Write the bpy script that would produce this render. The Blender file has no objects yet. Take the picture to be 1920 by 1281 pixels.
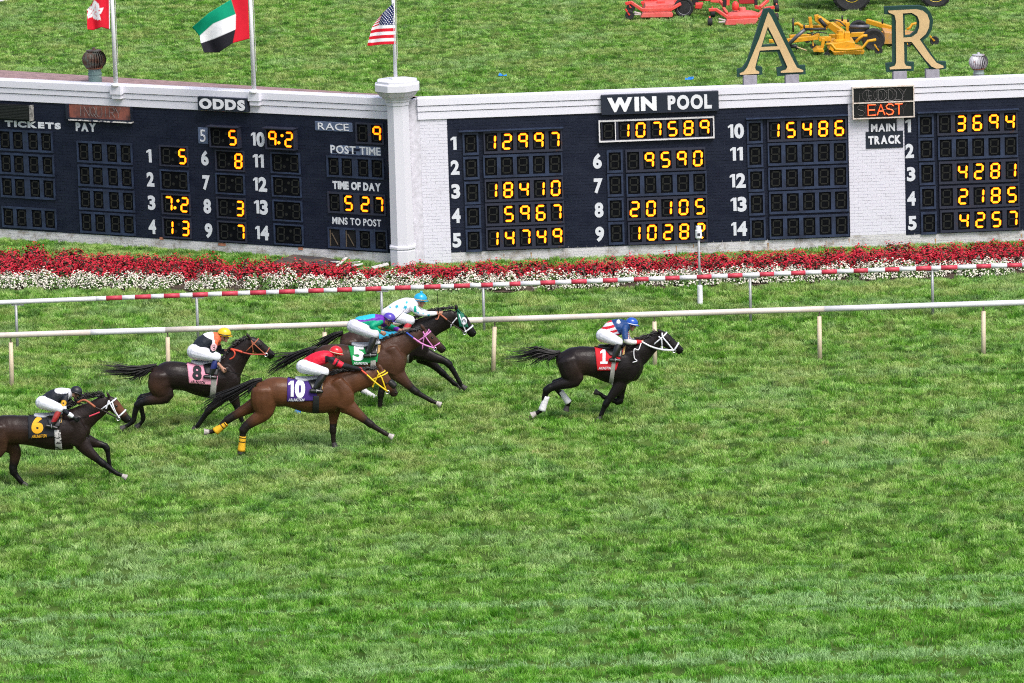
import bpy, bmesh, math, random
import numpy as np
from mathutils import Vector, Matrix, noise
from mathutils.bvhtree import BVHTree

random.seed(7)
rng = np.random.default_rng(7)
scene = bpy.context.scene
COL = scene.collection

# ------------------------------------------------------------------ camera, light, exposure
PW, PH, FOC = 1920.0, 1281.0, 9600.0          # photograph size and focal length in its pixels (180 mm lens)
CAM_H, PITCH, ROLL = 21.2, math.radians(11.0), -0.031
CAM = Vector((0.0, 0.0, CAM_H))
CAMROT = Matrix.Rotation(math.pi / 2 - PITCH, 3, 'X') @ Matrix.Rotation(ROLL, 3, 'Z')
cd = bpy.data.cameras.new('camera')
cd.sensor_width = 36.0
cd.lens = FOC / PW * 36.0
cd.clip_start = 1.0
cd.clip_end = 3000.0
camera = bpy.data.objects.new('camera', cd)
camera.matrix_world = Matrix.Translation(CAM) @ CAMROT.to_4x4()
COL.objects.link(camera)
scene.camera = camera

SUN_EL, SUN_AZ = math.radians(55), math.radians(150)    # azimuth from +Y clockwise: behind the stand, to the right
world = bpy.data.worlds.new('World')
scene.world = world
world.use_nodes = True
wn = world.node_tree
wn.nodes.clear()
w_out = wn.nodes.new('ShaderNodeOutputWorld')
w_bg = wn.nodes.new('ShaderNodeBackground')
w_sky = wn.nodes.new('ShaderNodeTexSky')
w_sky.sky_type = 'NISHITA'
w_sky.sun_disc = False
w_sky.sun_elevation = SUN_EL
w_sky.sun_rotation = SUN_AZ
w_sky.air_density = 1.0
w_sky.dust_density = 4.0
w_sky.ozone_density = 1.0
w_hs = wn.nodes.new('ShaderNodeHueSaturation')      # cloud cover: the blue is washed out
w_hs.inputs['Saturation'].default_value = 0.75
wn.links.new(w_sky.outputs[0], w_hs.inputs['Color'])
wn.links.new(w_hs.outputs[0], w_bg.inputs['Color'])
w_bg.inputs['Strength'].default_value = 0.13
wn.links.new(w_bg.outputs[0], w_out.inputs['Surface'])

sd = bpy.data.lights.new('sun', 'SUN')
sd.energy = 1.5
sd.angle = math.radians(25)
sd.color = (1.0, 0.98, 0.95)
sun = bpy.data.objects.new('sun', sd)
sun_dir = Vector((math.sin(SUN_AZ) * math.cos(SUN_EL), math.cos(SUN_AZ) * math.cos(SUN_EL), math.sin(SUN_EL)))
sun.rotation_euler = sun_dir.to_track_quat('Z', 'Y').to_euler()
sun.location = (30, 40, 60)
COL.objects.link(sun)

scene.view_settings.view_transform = 'Standard'
scene.view_settings.look = 'None'
scene.view_settings.exposure = 0.75
scene.view_settings.gamma = 1.0
scene.view_settings.use_curve_mapping = False
scene.cycles.use_denoising = False
scene.cycles.pixel_filter_type = 'BLACKMAN_HARRIS'
scene.cycles.filter_width = 1.1
scene.cycles.max_bounces = 6
scene.cycles.diffuse_bounces = 3
scene.cycles.transparent_max_bounces = 6

# ------------------------------------------------------------------ measuring helpers
def ray(px, py):
    d = CAMROT @ Vector(((px - PW / 2) / FOC, -(py - PH / 2) / FOC, -1.0))
    return d.normalized()
def at(px, py, Y):
    """the point at distance Y from the stand that the surveyed picture point shows"""
    d = ray(px, py)
    return CAM + d * (Y / d.y)
def ground(px, py, z=0.0):
    d = ray(px, py)
    return CAM + d * ((z - CAM_H) / d.z)

# ------------------------------------------------------------------ materials
MATS = {}
def mat(name, color, rough=0.6, var=0.0, scale=8.0, spec=0.4, metal=0.0, bump=0.0, bump_scale=60.0,
        emit=None, emit_strength=0.0, color2=None, stretch=(1, 1, 1), lo=0.35, hi=0.65, sheen=0.0, coat=0.0):
    if name in MATS:
        return MATS[name]
    m = bpy.data.materials.new(name)
    m.use_nodes = True
    nt = m.node_tree
    bs = nt.nodes['Principled BSDF']
    c = (*color, 1)
    bs.inputs['Base Color'].default_value = c
    bs.inputs['Roughness'].default_value = rough
    bs.inputs['Specular IOR Level'].default_value = spec
    bs.inputs['Metallic'].default_value = metal
    bs.inputs['Sheen Weight'].default_value = sheen
    bs.inputs['Coat Weight'].default_value = coat
    if var > 0 or color2 is not None or bump > 0:
        tc = nt.nodes.new('ShaderNodeTexCoord')
        mp = nt.nodes.new('ShaderNodeMapping')
        mp.inputs['Scale'].default_value = stretch
        nt.links.new(tc.outputs['Object'], mp.inputs['Vector'])
    if var > 0 or color2 is not None:
        no = nt.nodes.new('ShaderNodeTexNoise')
        no.inputs['Scale'].default_value = scale
        no.inputs['Detail'].default_value = 6
        no.inputs['Roughness'].default_value = 0.65
        nt.links.new(mp.outputs[0], no.inputs['Vector'])
        rp = nt.nodes.new('ShaderNodeValToRGB')
        rp.color_ramp.elements[0].position = lo
        rp.color_ramp.elements[1].position = hi
        if color2 is None:
            rp.color_ramp.elements[0].color = (*[max(0, x * (1 - var)) for x in color], 1)
            rp.color_ramp.elements[1].color = (*[x * (1 + var) for x in color], 1)
        else:
            rp.color_ramp.elements[0].color = (*color2, 1)
            rp.color_ramp.elements[1].color = c
        nt.links.new(no.outputs['Fac'], rp.inputs['Fac'])
        nt.links.new(rp.outputs['Color'], bs.inputs['Base Color'])
    if bump > 0:
        nb = nt.nodes.new('ShaderNodeTexNoise')
        nb.inputs['Scale'].default_value = bump_scale
        nb.inputs['Detail'].default_value = 4
        nt.links.new(mp.outputs[0], nb.inputs['Vector'])
        bp = nt.nodes.new('ShaderNodeBump')
        bp.inputs['Strength'].default_value = bump
        bp.inputs['Distance'].default_value = 0.02
        nt.links.new(nb.outputs['Fac'], bp.inputs['Height'])
        nt.links.new(bp.outputs[0], bs.inputs['Normal'])
    if emit is not None:
        bs.inputs['Emission Color'].default_value = (*emit, 1)
        bs.inputs['Emission Strength'].default_value = emit_strength
    MATS[name] = m
    return m

def tint_mat(name, rough=0.5, spec=0.4, var=0.15, scale=14.0, sheen=0.0, bump=0.0, bump_scale=40.0):
    """reads the colour painted on the vertices (the dye of a cloth, the colour of a coat)"""
    if name in MATS:
        return MATS[name]
    m = bpy.data.materials.new(name)
    m.use_nodes = True
    nt = m.node_tree
    bs = nt.nodes['Principled BSDF']
    bs.inputs['Roughness'].default_value = rough
    bs.inputs['Specular IOR Level'].default_value = spec
    bs.inputs['Sheen Weight'].default_value = sheen
    a = nt.nodes.new('ShaderNodeAttribute')
    a.attribute_name = 'tint'
    tc = nt.nodes.new('ShaderNodeTexCoord')
    no = nt.nodes.new('ShaderNodeTexNoise')
    no.inputs['Scale'].default_value = scale
    no.inputs['Detail'].default_value = 5
    nt.links.new(tc.outputs['Object'], no.inputs['Vector'])
    mr = nt.nodes.new('ShaderNodeMapRange')
    mr.inputs['From Min'].default_value = 0.3
    mr.inputs['From Max'].default_value = 0.7
    mr.inputs['To Min'].default_value = 1 - var
    mr.inputs['To Max'].default_value = 1 + var
    nt.links.new(no.outputs['Fac'], mr.inputs['Value'])
    mx = nt.nodes.new('ShaderNodeVectorMath')
    mx.operation = 'SCALE'
    nt.links.new(a.outputs['Color'], mx.inputs[0])
    nt.links.new(mr.outputs[0], mx.inputs['Scale'])
    nt.links.new(mx.outputs[0], bs.inputs['Base Color'])
    if bump > 0:
        nb = nt.nodes.new('ShaderNodeTexNoise')
        nb.inputs['Scale'].default_value = bump_scale
        nb.inputs['Detail'].default_value = 3
        nt.links.new(tc.outputs['Object'], nb.inputs['Vector'])
        bp = nt.nodes.new('ShaderNodeBump')
        bp.inputs['Strength'].default_value = bump
        bp.inputs['Distance'].default_value = 0.03
        nt.links.new(nb.outputs['Fac'], bp.inputs['Height'])
        nt.links.new(bp.outputs[0], bs.inputs['Normal'])
    MATS[name] = m
    return m

# ------------------------------------------------------------------ mesh helpers
def tag(o, label=None, cat=None, group=None, kind=None):
    if label: o['label'] = label
    if cat: o['category'] = cat
    if group: o['group'] = group
    if kind: o['kind'] = kind
    return o
def link(name, data, parent=None, loc=None, rotz=None):
    o = bpy.data.objects.new(name, data)
    COL.objects.link(o)
    if parent is not None: o.parent = parent
    if loc is not None: o.location = loc
    if rotz is not None: o.rotation_euler = (0, 0, rotz)
    return o
def empty(name, loc, rotz=0.0):
    return link(name, None, None, loc, rotz)
def copy_tree(o, parent=None):
    c = o.copy()
    COL.objects.link(c)
    c.parent = parent
    for ch in o.children:
        copy_tree(ch, c)
    return c

class MB:
    def __init__(s):
        s.v, s.f, s.m = [], [], []
    def add(s, vs, fs, mi=0):
        b = len(s.v)
        s.v += [tuple(v) for v in vs]
        s.f += [tuple(i + b for i in f) for f in fs]
        s.m += [mi] * len(fs)
    def box(s, x0, x1, y0, y1, z0, z1, mi=0):
        v = [(x0, y0, z0), (x1, y0, z0), (x1, y1, z0), (x0, y1, z0), (x0, y0, z1), (x1, y0, z1), (x1, y1, z1), (x0, y1, z1)]
        s.add(v, [(0, 3, 2, 1), (4, 5, 6, 7), (0, 1, 5, 4), (1, 2, 6, 5), (2, 3, 7, 6), (3, 0, 4, 7)], mi)
    def beam(s, p, q, w, h, mi=0, up=(0, 0, 1)):
        p, q = Vector(p), Vector(q)
        t = (q - p).normalized()
        u = Vector(up)
        if abs(t.dot(u)) > 0.95: u = Vector((0, 1, 0))
        sd_ = t.cross(u).normalized()
        u = sd_.cross(t).normalized()
        v = []
        for c in (p, q):
            for a, b in ((-1, -1), (1, -1), (1, 1), (-1, 1)):
                v.append(c + sd_ * (a * w / 2) + u * (b * h / 2))
        s.add(v, [(0, 1, 2, 3), (7, 6, 5, 4), (0, 4, 5, 1), (1, 5, 6, 2), (2, 6, 7, 3), (3, 7, 4, 0)], mi)
    def tube(s, pts, rad, n=8, mi=0, caps=True):
        pts = [Vector(p) for p in pts]
        if not hasattr(rad, '__len__'): rad = [rad] * len(pts)
        v, f = [], []
        prev = None
        for i, p in enumerate(pts):
            t = (pts[min(i + 1, len(pts) - 1)] - pts[max(i - 1, 0)])
            if t.length < 1e-9: t = Vector((0, 0, 1))
            t.normalize()
            if prev is None:
                a = Vector((0, 1, 0)) if abs(t.y) < 0.9 else Vector((1, 0, 0))
            else:
                a = prev
            u = (a - t * a.dot(t)).normalized()
            prev = u
            w = t.cross(u)
            for k in range(n):
                an = 2 * math.pi * k / n
                v.append(p + (u * math.cos(an) + w * math.sin(an)) * rad[i])
        for i in range(len(pts) - 1):
            for k in range(n):
                a, b = i * n + k, i * n + (k + 1) % n
                f.append((a, b, b + n, a + n))
        if caps:
            f.append(tuple(range(n - 1, -1, -1)))
            f.append(tuple((len(pts) - 1) * n + k for k in range(n)))
        s.add(v, f, mi)
    def lathe(s, prof, n=16, mi=0, center=(0, 0, 0), axis='Z', phase=0.0, scale=(1, 1)):
        v, f = [], []
        cx, cy, cz = center
        for r, z in prof:
            for k in range(n):
                a = 2 * math.pi * k / n + phase
                x, y = r * math.cos(a) * scale[0], r * math.sin(a) * scale[1]
                if axis == 'Z': v.append((cx + x, cy + y, cz + z))
                elif axis == 'Y': v.append((cx + x, cy + z, cz + y))
                else: v.append((cx + z, cy + x, cz + y))
        for i in range(len(prof) - 1):
            for k in range(n):
                a, b = i * n + k, i * n + (k + 1) % n
                f.append((a, b, b + n, a + n))
        f.append(tuple(range(n - 1, -1, -1)))
        f.append(tuple((len(prof) - 1) * n + k for k in range(n)))
        s.add(v, f, mi)
    def prism(s, poly, y0, y1, mi=0):
        """convex polygon in x,z between two y"""
        n = len(poly)
        v = [(x, y0, z) for x, z in poly] + [(x, y1, z) for x, z in poly]
        f = [tuple(range(n)), tuple(range(2 * n - 1, n - 1, -1))]
        f += [(i, n + i, n + (i + 1) % n, (i + 1) % n) for i in range(n)]
        s.add(v, f, mi)
    def mesh(s, name, mats, smooth=False):
        me = bpy.data.meshes.new(name)
        me.from_pydata(s.v, [], s.f)
        if not isinstance(mats, (list, tuple)): mats = [mats]
        for m in mats: me.materials.append(m)
        if len(mats) > 1: me.polygons.foreach_set('material_index', s.m)
        bm = bmesh.new(); bm.from_mesh(me)
        bmesh.ops.recalc_face_normals(bm, faces=bm.faces)
        bm.to_mesh(me); bm.free()
        if smooth: me.polygons.foreach_set('use_smooth', [True] * len(me.polygons))
        me.update()
        return me
    def build(s, name, mats, parent=None, loc=None, rotz=None, smooth=False):
        return link(name, s.mesh(name, mats, smooth), parent, loc, rotz)

def bevel(o, w=0.01, seg=2):
    md = o.modifiers.new('edge', 'BEVEL')
    md.width = w; md.segments = seg; md.limit_method = 'ANGLE'
    return o

GLYPH = {}
def glyph(ch, bold):
    """one character of the built-in face as flat triangles: verts (x,z), faces"""
    k = (ch, bold)
    if k in GLYPH: return GLYPH[k]
    if ch == '1':                                   # a bar with its flag
        v = np.array([(.13, 0), (.29, 0), (.29, .70), (.13, .70), (0, .60), (.0, .50), (.13, .56)])
        if bold >= .07: v = np.vstack([v, [(0.0, 0), (.42, 0), (.42, .11), (.0, .11)]])
        f = [(0, 1, 2, 3), (3, 4, 5, 6)] + ([(7, 8, 9, 10)] if bold >= .07 else [])
        GLYPH[k] = (v, f)
        return GLYPH[k]
    cu = bpy.data.curves.new('lettering', 'FONT')
    cu.body = ch
    cu.size = 1.0
    cu.offset = bold
    cu.resolution_u = 4
    o = bpy.data.objects.new('lettering', cu)
    COL.objects.link(o)
    dg = bpy.context.evaluated_depsgraph_get()
    me = bpy.data.meshes.new_from_object(o.evaluated_get(dg))
    v = np.array([(p.co.x, p.co.y) for p in me.vertices])
    f = [tuple(p.vertices) for p in me.polygons]
    bpy.data.objects.remove(o); bpy.data.curves.remove(cu); bpy.data.meshes.remove(me)
    v[:, 0] -= v[:, 0].min()
    GLYPH[k] = (v, f)
    return GLYPH[k]
def layout(text, w, h, bold=0.02, gap=0.09, space=0.3):
    """letters of a line fitted to a w x h box centred on 0,0: list of (char, verts, faces)"""
    x, out = 0.0, []
    ref = glyph('H', bold)[0]
    z0, z1 = ref[:, 1].min(), ref[:, 1].max()
    for ch in text:
        if ch == ' ':
            x += space; continue
        v, f = glyph(ch, bold)
        out.append([ch, v + np.array([x, 0]), f])
        x += v[:, 0].max() + gap
    x -= gap
    for o in out:
        o[1] = np.column_stack([(o[1][:, 0] - x / 2) * (w / x), (o[1][:, 1] - (z0 + z1) / 2) * (h / (z1 - z0))])
    return out
def letters(text, w, h, u, z, y, parent, material, bold=0.02, depth=0.012, name='letter', gap=0.09):
    """raised letters on a wall face looking to -y; each letter its own part"""
    for ch, v, f in layout(text, w, h, bold, gap):
        c = v.mean(axis=0)
        mb = MB()
        n = len(v)
        V = [(a - c[0], 0, b - c[1]) for a, b in v] + [(a - c[0], -depth, b - c[1]) for a, b in v]
        ed = {}
        for t in f:
            for i in range(len(t)):
                e = (t[i], t[(i + 1) % len(t)])
                ed[e] = True
        F = [tuple(n + i for i in t) for t in f]
        F += [(a, b, n + b, n + a) for (a, b) in ed if (b, a) not in ed]
        mb.add(V, F)
        mb.build(name, material, parent, (u + c[0], y, z + c[1]))
# ------------------------------------------------------------------ the ground
def ground_material():
    m = bpy.data.materials.new('turf_soil')
    m.use_nodes = True
    nt = m.node_tree
    bs = nt.nodes['Principled BSDF']
    bs.inputs['Roughness'].default_value = 0.95
    bs.inputs['Specular IOR Level'].default_value = 0.1
    tc = nt.nodes.new('ShaderNodeTexCoord')
    a = nt.nodes.new('ShaderNodeTexNoise'); a.inputs['Scale'].default_value = 1.3; a.inputs['Detail'].default_value = 8
    nt.links.new(tc.outputs['Object'], a.inputs['Vector'])
    r = nt.nodes.new('ShaderNodeValToRGB')
    r.color_ramp.elements[0].position = 0.35; r.color_ramp.elements[0].color = (0.030, 0.065, 0.010, 1)
    r.color_ramp.elements[1].position = 0.7; r.color_ramp.elements[1].color = (0.09, 0.15, 0.03, 1)
    nt.links.new(a.outputs['Fac'], r.inputs['Fac'])
    nt.links.new(r.outputs[0], bs.inputs['Base Color'])
    return m
gm = MB()
gm.add([(-900, -300, 0), (900, -300, 0), (900, 2000, 0), (-900, 2000, 0)], [(0, 1, 2, 3)])
tag(gm.build('ground', ground_material()), kind='structure')

# ------------------------------------------------------------------ tote board survey
def line_meet(a, b, c, d):
    x1, y1, x2, y2 = a.x, a.y, b.x, b.y
    x3, y3, x4, y4 = c.x, c.y, d.x, d.y
    den = (x1 - x2) * (y3 - y4) - (y1 - y2) * (x3 - x4)
    px = ((x1 * y2 - y1 * x2) * (x3 - x4) - (x1 - x2) * (x3 * y4 - y3 * x4)) / den
    py = ((x1 * y2 - y1 * x2) * (y3 - y4) - (y1 - y2) * (x3 * y4 - y3 * x4)) / den
    return Vector((px, py, 0))
RA, RB = ground(800, 496), ground(1905, 453)
LA, LB = ground(8, 448), ground(715, 493)
CORNER = line_meet(RA, RB, LA, LB)
class Wing:
    def __init__(s, a, b):
        s.d = (b - a).normalized()
        s.rot = math.atan2(s.d.y, s.d.x)
        s.n = Vector((s.d.y, -s.d.x, 0))            # towards the track
    def uh(s, px, py, proud=0.0):
        o = CORNER + s.n * proud
        r = ray(px, py)
        t = (o - CAM).dot(s.n) / r.dot(s.n)
        p = CAM + r * t
        return ((p - CORNER).dot(s.d), p.z)
    def pt(s, u, h, proud=0.0):
        return CORNER + s.d * u + s.n * proud + Vector((0, 0, h))
RW, LW = Wing(RA, RB), Wing(LA, LB)
WALL_H = 3.95
U_R = RW.uh(2120, 300)[0]
U_L = LW.uh(-260, 300)[0]

white_brick = mat('white_painted_brick', (0.65, 0.645, 0.72), 0.7, color2=(0.58, 0.57, 0.63), scale=1.2, stretch=(1, 1, 2.2), lo=0.3, hi=0.45, bump=0.1, bump_scale=30)
base_brick = mat('weathered_base_brick', (0.56, 0.55, 0.56), 0.8, color2=(0.30, 0.27, 0.24), scale=3.0, lo=0.36, hi=0.5, bump=0.5, bump_scale=24)
mortar = mat('painted_mortar', (0.58, 0.57, 0.63), 0.85, var=0.15)
navy_brick = mat('navy_painted_brick', (0.0065, 0.0095, 0.023), 0.5, color2=(0.0115, 0.0155, 0.031), lo=.42, hi=.60, scale=1.6, stretch=(1, 1, 2.2), spec=0.2, bump=0.25, bump_scale=30)
navy_mortar = mat('navy_mortar', (0.022, 0.028, 0.052), 0.7, var=.6, scale=1.5, stretch=(.3, 1, 4))
white_board = mat('white_painted_boards', (0.70, 0.695, 0.77), 0.55, color2=(0.55, 0.53, 0.58), scale=2.0, stretch=(0.7, 1, 3), lo=0.24, hi=0.38, bump=0.1)
white_trim = mat('white_trim_paint', (0.62, 0.62, 0.68), 0.5, color2=(0.56, 0.555, 0.61), scale=2, lo=0.25, hi=0.4)
roof_red = mat('red_brown_roof_felt', (0.27, 0.175, 0.175), 0.9, var=0.25, scale=5, bump=0.4)
rust = mat('rust_streak', (0.42, 0.24, 0.10), 0.9, var=0.4, scale=20)
terracotta = mat('bare_brick', (0.42, 0.17, 0.10), 0.85, var=0.25, scale=12)
lettering_white = mat('white_lettering', (0.62, 0.645, 0.69), 0.5, color2=(0.5, 0.53, 0.6), scale=9, lo=0.3, hi=0.45)

def bricks(u0, u1, h0, h1, y, mb, proud=0.005, skip=None):
    bw, bh, j = 0.205, 0.066, 0.009
    row, h = 0, h0
    while h < h1 - 0.012:
        hh = min(bh, h1 - h)
        u = u0 - (0.107 if row % 2 else 0)
        while u < u1:
            a, b = max(u, u0), min(u + bw, u1)
            if b - a > 0.02 and not (skip and skip(a, b, h, h + hh)):
                p = proud + random.uniform(-0.0015, 0.0015)
                v = [(a, y, h), (b, y, h), (b, y, h + hh), (a, y, h + hh)]
                v += [(x, y - p, z) for x, _, z in v]
                mb.add(v, [(4, 5, 6, 7), (0, 1, 5, 4), (1, 2, 6, 5), (2, 3, 7, 6), (3, 0, 4, 7)])
            u += bw + j
        h += bh + j
        row += 1

def wing_root(w, label):
    r = empty('tote_board', CORNER, w.rot)
    return tag(r, label, 'tote board')
right = wing_root(RW, 'white brick tote board wing with navy panels under the letters A and R')
left = wing_root(LW, 'angled navy brick tote board wing with the ODDS sign and two flag poles')
# cores: local x along the wall, y into the wall
b = MB(); b.box(0, U_R, 0, 0.5, 0, WALL_H - 0.02); b.build('wall', mortar, right)
b = MB(); b.box(U_L, 0, 0, 0.5, 0, WALL_H - 0.02); b.build('wall', mortar, left)
# roofs behind the parapet, pitched away
b = MB(); b.add([(0.3, 0.5, WALL_H - .06), (U_R, 0.5, WALL_H - .06), (U_R, 3.0, WALL_H - .75), (0.3, 3.0, WALL_H - .75), (0.3, 0.5, 0), (U_R, 0.5, 0), (U_R, 3, 0), (0.3, 3, 0)],
    [(0, 1, 2, 3), (4, 7, 6, 5), (0, 4, 5, 1), (1, 5, 6, 2), (2, 6, 7, 3), (3, 7, 4, 0)])
b.build('roof', roof_red, right)
b = MB()
zr = WALL_H - 0.035
b.add([(U_L, 0.35, zr), (-0.2, 0.35, zr), (-0.2, 0.85, zr - .03), (U_L, 2.3, zr - .05), (U_L, 0.35, 3.5), (-0.2, 0.35, 3.5), (-0.2, 0.85, 3.5), (U_L, 2.3, 3.5)],
    [(0, 1, 2, 3), (4, 7, 6, 5), (0, 4, 5, 1), (1, 5, 6, 2), (2, 6, 7, 3), (3, 7, 4, 0)])
b.build('roof', roof_red, left)

# navy fields
A0 = RW.uh(842, 347)[0]; A1 = RW.uh(1592, 320)[0]
nav_t = np.mean([RW.uh(838, 222)[1], RW.uh(1590, 193)[1]])
nav_b = np.mean([RW.uh(845, 473)[1], RW.uh(1594, 445)[1]])
D0 = RW.uh(1697, 330)[0]
def mbuild(fn, name, m, parent, kind=None):
    mb = MB(); fn(mb); o = mb.build(name, m, parent)
    if kind: o['kind'] = kind
    return o
mbuild(lambda m: (bricks(0.25, A0, 0.02, WALL_H - .45, 0, m), bricks(A1, D0, 0.30, WALL_H - .45, 0, m),
                  bricks(A0, A1, nav_t, WALL_H - .45, 0, m), bricks(D0, U_R, nav_t, WALL_H - .45, 0, m)), 'brickwork', white_brick, right, 'stuff')
mbuild(lambda m: bricks(A0, U_R, 0.02, 0.30, 0, m), 'brickwork', base_brick, right, 'stuff')
mbuild(lambda m: (m.box(A0, A1, -0.004, 0.02, nav_b, nav_t), m.box(D0, U_R, -0.004, 0.02, nav_b, nav_t)), 'painted_field', navy_mortar, right)
mbuild(lambda m: (bricks(A0, A1, nav_b, nav_t, -0.004, m, 0.009), bricks(D0, U_R, nav_b, nav_t, -0.004, m, 0.009)), 'brickwork', navy_brick, right, 'stuff')
lnav_t = np.mean([LW.uh(5, 188)[1], LW.uh(700, 221)[1]])
lnav_b = np.mean([LW.uh(5, 432)[1], LW.uh(700, 470)[1]])
mbuild(lambda m: bricks(U_L, -0.25, 0.0, lnav_b, 0, m), 'brickwork', base_brick, left, 'stuff')
mbuild(lambda m: m.box(U_L, -0.05, -0.004, 0.02, lnav_b, lnav_t), 'painted_field', navy_mortar, left)
mbuild(lambda m: bricks(U_L, -0.25, lnav_b, lnav_t, -0.004, m, 0.009), 'brickwork', navy_brick, left, 'stuff')
# bare red bricks where the paint has gone, rust under the panels
for (px, py, w_) in ((410, 458, .2), (560, 466, .12), (300, 447, .1)):
    u, h = LW.uh(px, py)
    b = MB(); b.box(u, u + w_, -0.018, 0, h - .03, h + .035); b.build('brick', terracotta, left)
for (px, py, w_, l_) in ((1440, 460, .035, .2), (1549, 456, .02, .13), (1562, 456, .02, .1), (1592, 451, .03, .12), (1268, 466, .03, .14), (1300, 462, .02, .1), (996, 478, .03, .12), (1754, 452, .03, .14), (1915, 443, .03, .1), (945, 480, .02, .1)):
    u, h = RW.uh(px, py)
    b = MB()
    n = 5
    vs, fs = [], []
    for i in range(n):
        z = h + .06 - l_ * i / (n - 1)
        ww = w_ * (1 - .6 * i / (n - 1)) * random.uniform(.6, 1.1)
        vs += [(u - ww / 2, -.0125, z), (u + ww / 2, -.0125, z)]
    fs = [(2 * i, 2 * i + 1, 2 * i + 3, 2 * i + 2) for i in range(n - 1)]
    b.add(vs, fs); b.build('rust_streak', rust, right)

# stepped cornice, three boards, and the blocks under the flag poles
def cornice(root, u0, u1):
    for z0, z1, pr in ((WALL_H - .165, WALL_H + .01, .085), (WALL_H - .305, WALL_H - .178, .062), (WALL_H - .50, WALL_H - .318, .042)):
        mb = MB()
        u = u0
        mb.box(u0, u1, -pr, 0.2 if z1 > WALL_H else 0.0, z0, z1)
        bevel(mb.build('cornice_board', white_board, root), .008, 1)
cornice(right, 0.2, U_R)
cornice(left, U_L, -0.2)
def pole_block(px, py):
    u, h = LW.uh(px, py, .15)
    b = MB(); b.box(u - .16, u + .16, -.19, -.06, WALL_H - .2, WALL_H + .025); b.box(u - .13, u + .13, -.16, -.04, WALL_H - .31, WALL_H - .2)
    bevel(b.build('pole_block', white_board, left), .012, 2)
    return u
pb1, pb2 = pole_block(217, 160), pole_block(476, 173)

# ------------------------------------------------------------------ octagonal corner column
COLP = CORNER + Vector((-0.25, -0.12, 0))
colm = empty('column', COLP, 0)
tag(colm, 'white octagonal column with flared capital where the two tote board wings meet', 'column')
S8 = math.pi / 8
b = MB(); b.lathe([(.32, 0), (.32, .40), (.305, .42), (.305, .44)], 8, phase=S8); bevel(b.build('base', white_trim, colm), .01, 1)
b = MB(); b.lathe([(.335, .44), (.335, .50), (.30, .53)], 8, phase=S8); bevel(b.build('base_moulding', white_trim, colm), .008, 1)
b = MB(); b.lathe([(.295, .53), (.27, 3.6), (.268, 3.85)], 8, phase=S8); b.build('shaft', white_trim, colm)
b = MB(); b.lathe([(.29, 3.85), (.29, 3.93), (.32, 3.94), (.33, 4.0), (.37, 4.01), (.40, 4.06), (.44, 4.07), (.53, 4.19)], 8, phase=S8); b.build('necking', white_trim, colm)
b = MB(); b.lathe([(.56, 4.19), (.56, 4.36), (.50, 4.37), (.50, 4.44)], 8, phase=S8); bevel(b.build('capital', white_trim, colm), .012, 1)

# ------------------------------------------------------------------ number displays
steel_blue = mat('steel_blue_frame', (0.024, 0.038, 0.080), 0.5, color2=(0.012, 0.017, 0.036), scale=3, lo=.35, hi=.6)
warm_frame = mat('rusty_dark_frame', (0.020, 0.023, 0.042), 0.55, color2=(0.055, 0.026, 0.018), scale=6, lo=.30, hi=.40)
white_frame = mat('chipped_white_frame', (0.66, 0.65, 0.66), 0.6, color2=(0.35, 0.30, 0.28), scale=14, lo=.32, hi=.42)
black_pane = mat('black_window', (0.003, 0.0035, 0.005), 0.6, var=.4, scale=5, spec=.06)
hole_black = mat('empty_hole', (0.002, 0.002, 0.003), 0.9)
unlit = mat('unlit_bulbs', (0.020, 0.021, 0.019), 0.8, spec=.1)
lit_core = mat('amber_bulbs', (0.8, 0.5, 0.02), 0.5, emit=(1.0, 0.27, 0.0), emit_strength=1.1)
lit_rim = mat('amber_bulb_glow', (0.5, 0.12, 0.01), 0.5, emit=(1.0, 0.045, 0.0), emit_strength=0.6)
SEG = {'0': 'abcdef', '1': 'bc', '2': 'abged', '3': 'abgcd', '4': 'fgbc', '5': 'afgcd', '6': 'afgedc', '7': 'abc', '8': 'abcdefg', '9': 'abcfg', ' ': ''}
DIGIT = {}
def seg_poly(s, W, H, t, g):
    w, h, k = W / 2, H / 2, t / 2
    hx = lambda x0, x1, z: [(x0, z), (x0 + k, z + k), (x1 - k, z + k), (x1, z), (x1 - k, z - k), (x0 + k, z - k)]
    vx = lambda z0, z1, x: [(x, z0), (x + k, z0 + k), (x + k, z1 - k), (x, z1), (x - k, z1 - k), (x - k, z0 + k)]
    return {'a': hx(-w + g, w - g, h), 'd': hx(-w + g, w - g, -h), 'g': hx(-w + g, w - g, 0),
            'f': vx(g, h - g, -w), 'b': vx(g, h - g, w), 'e': vx(-h + g, -g, -w), 'c': vx(-h + g, -g, w)}[s]
def digit_mesh(ch, W, H, lit):
    k = (ch, round(W, 3), round(H, 3), lit)
    if k in DIGIT: return DIGIT[k]
    mb = MB()
    on = SEG[ch] if lit else ''.join(s for s in 'abcdefg' if s not in SEG[ch])
    t = H * (.138 if lit else .11)
    slant = 0.05
    def put(poly, y0, y1, mi):
        mb.prism([(x + z * slant, z) for x, z in poly], y0, y1, mi)
    for s in on:
        if lit:
            put(seg_poly(s, W, H, t * 1.28, t * .12), -.010, 0, 1)
            put(seg_poly(s, W, H, t * .92, t * .22), -.018, -.004, 0)
        else:
            put(seg_poly(s, W, H, t * .9, t * .22), -.006, 0, 0)
    DIGIT[k] = mb.mesh('lit_digit' if lit else 'unlit_digit', [lit_core, lit_rim] if lit else [unlit])
    return DIGIT[k]
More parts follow.
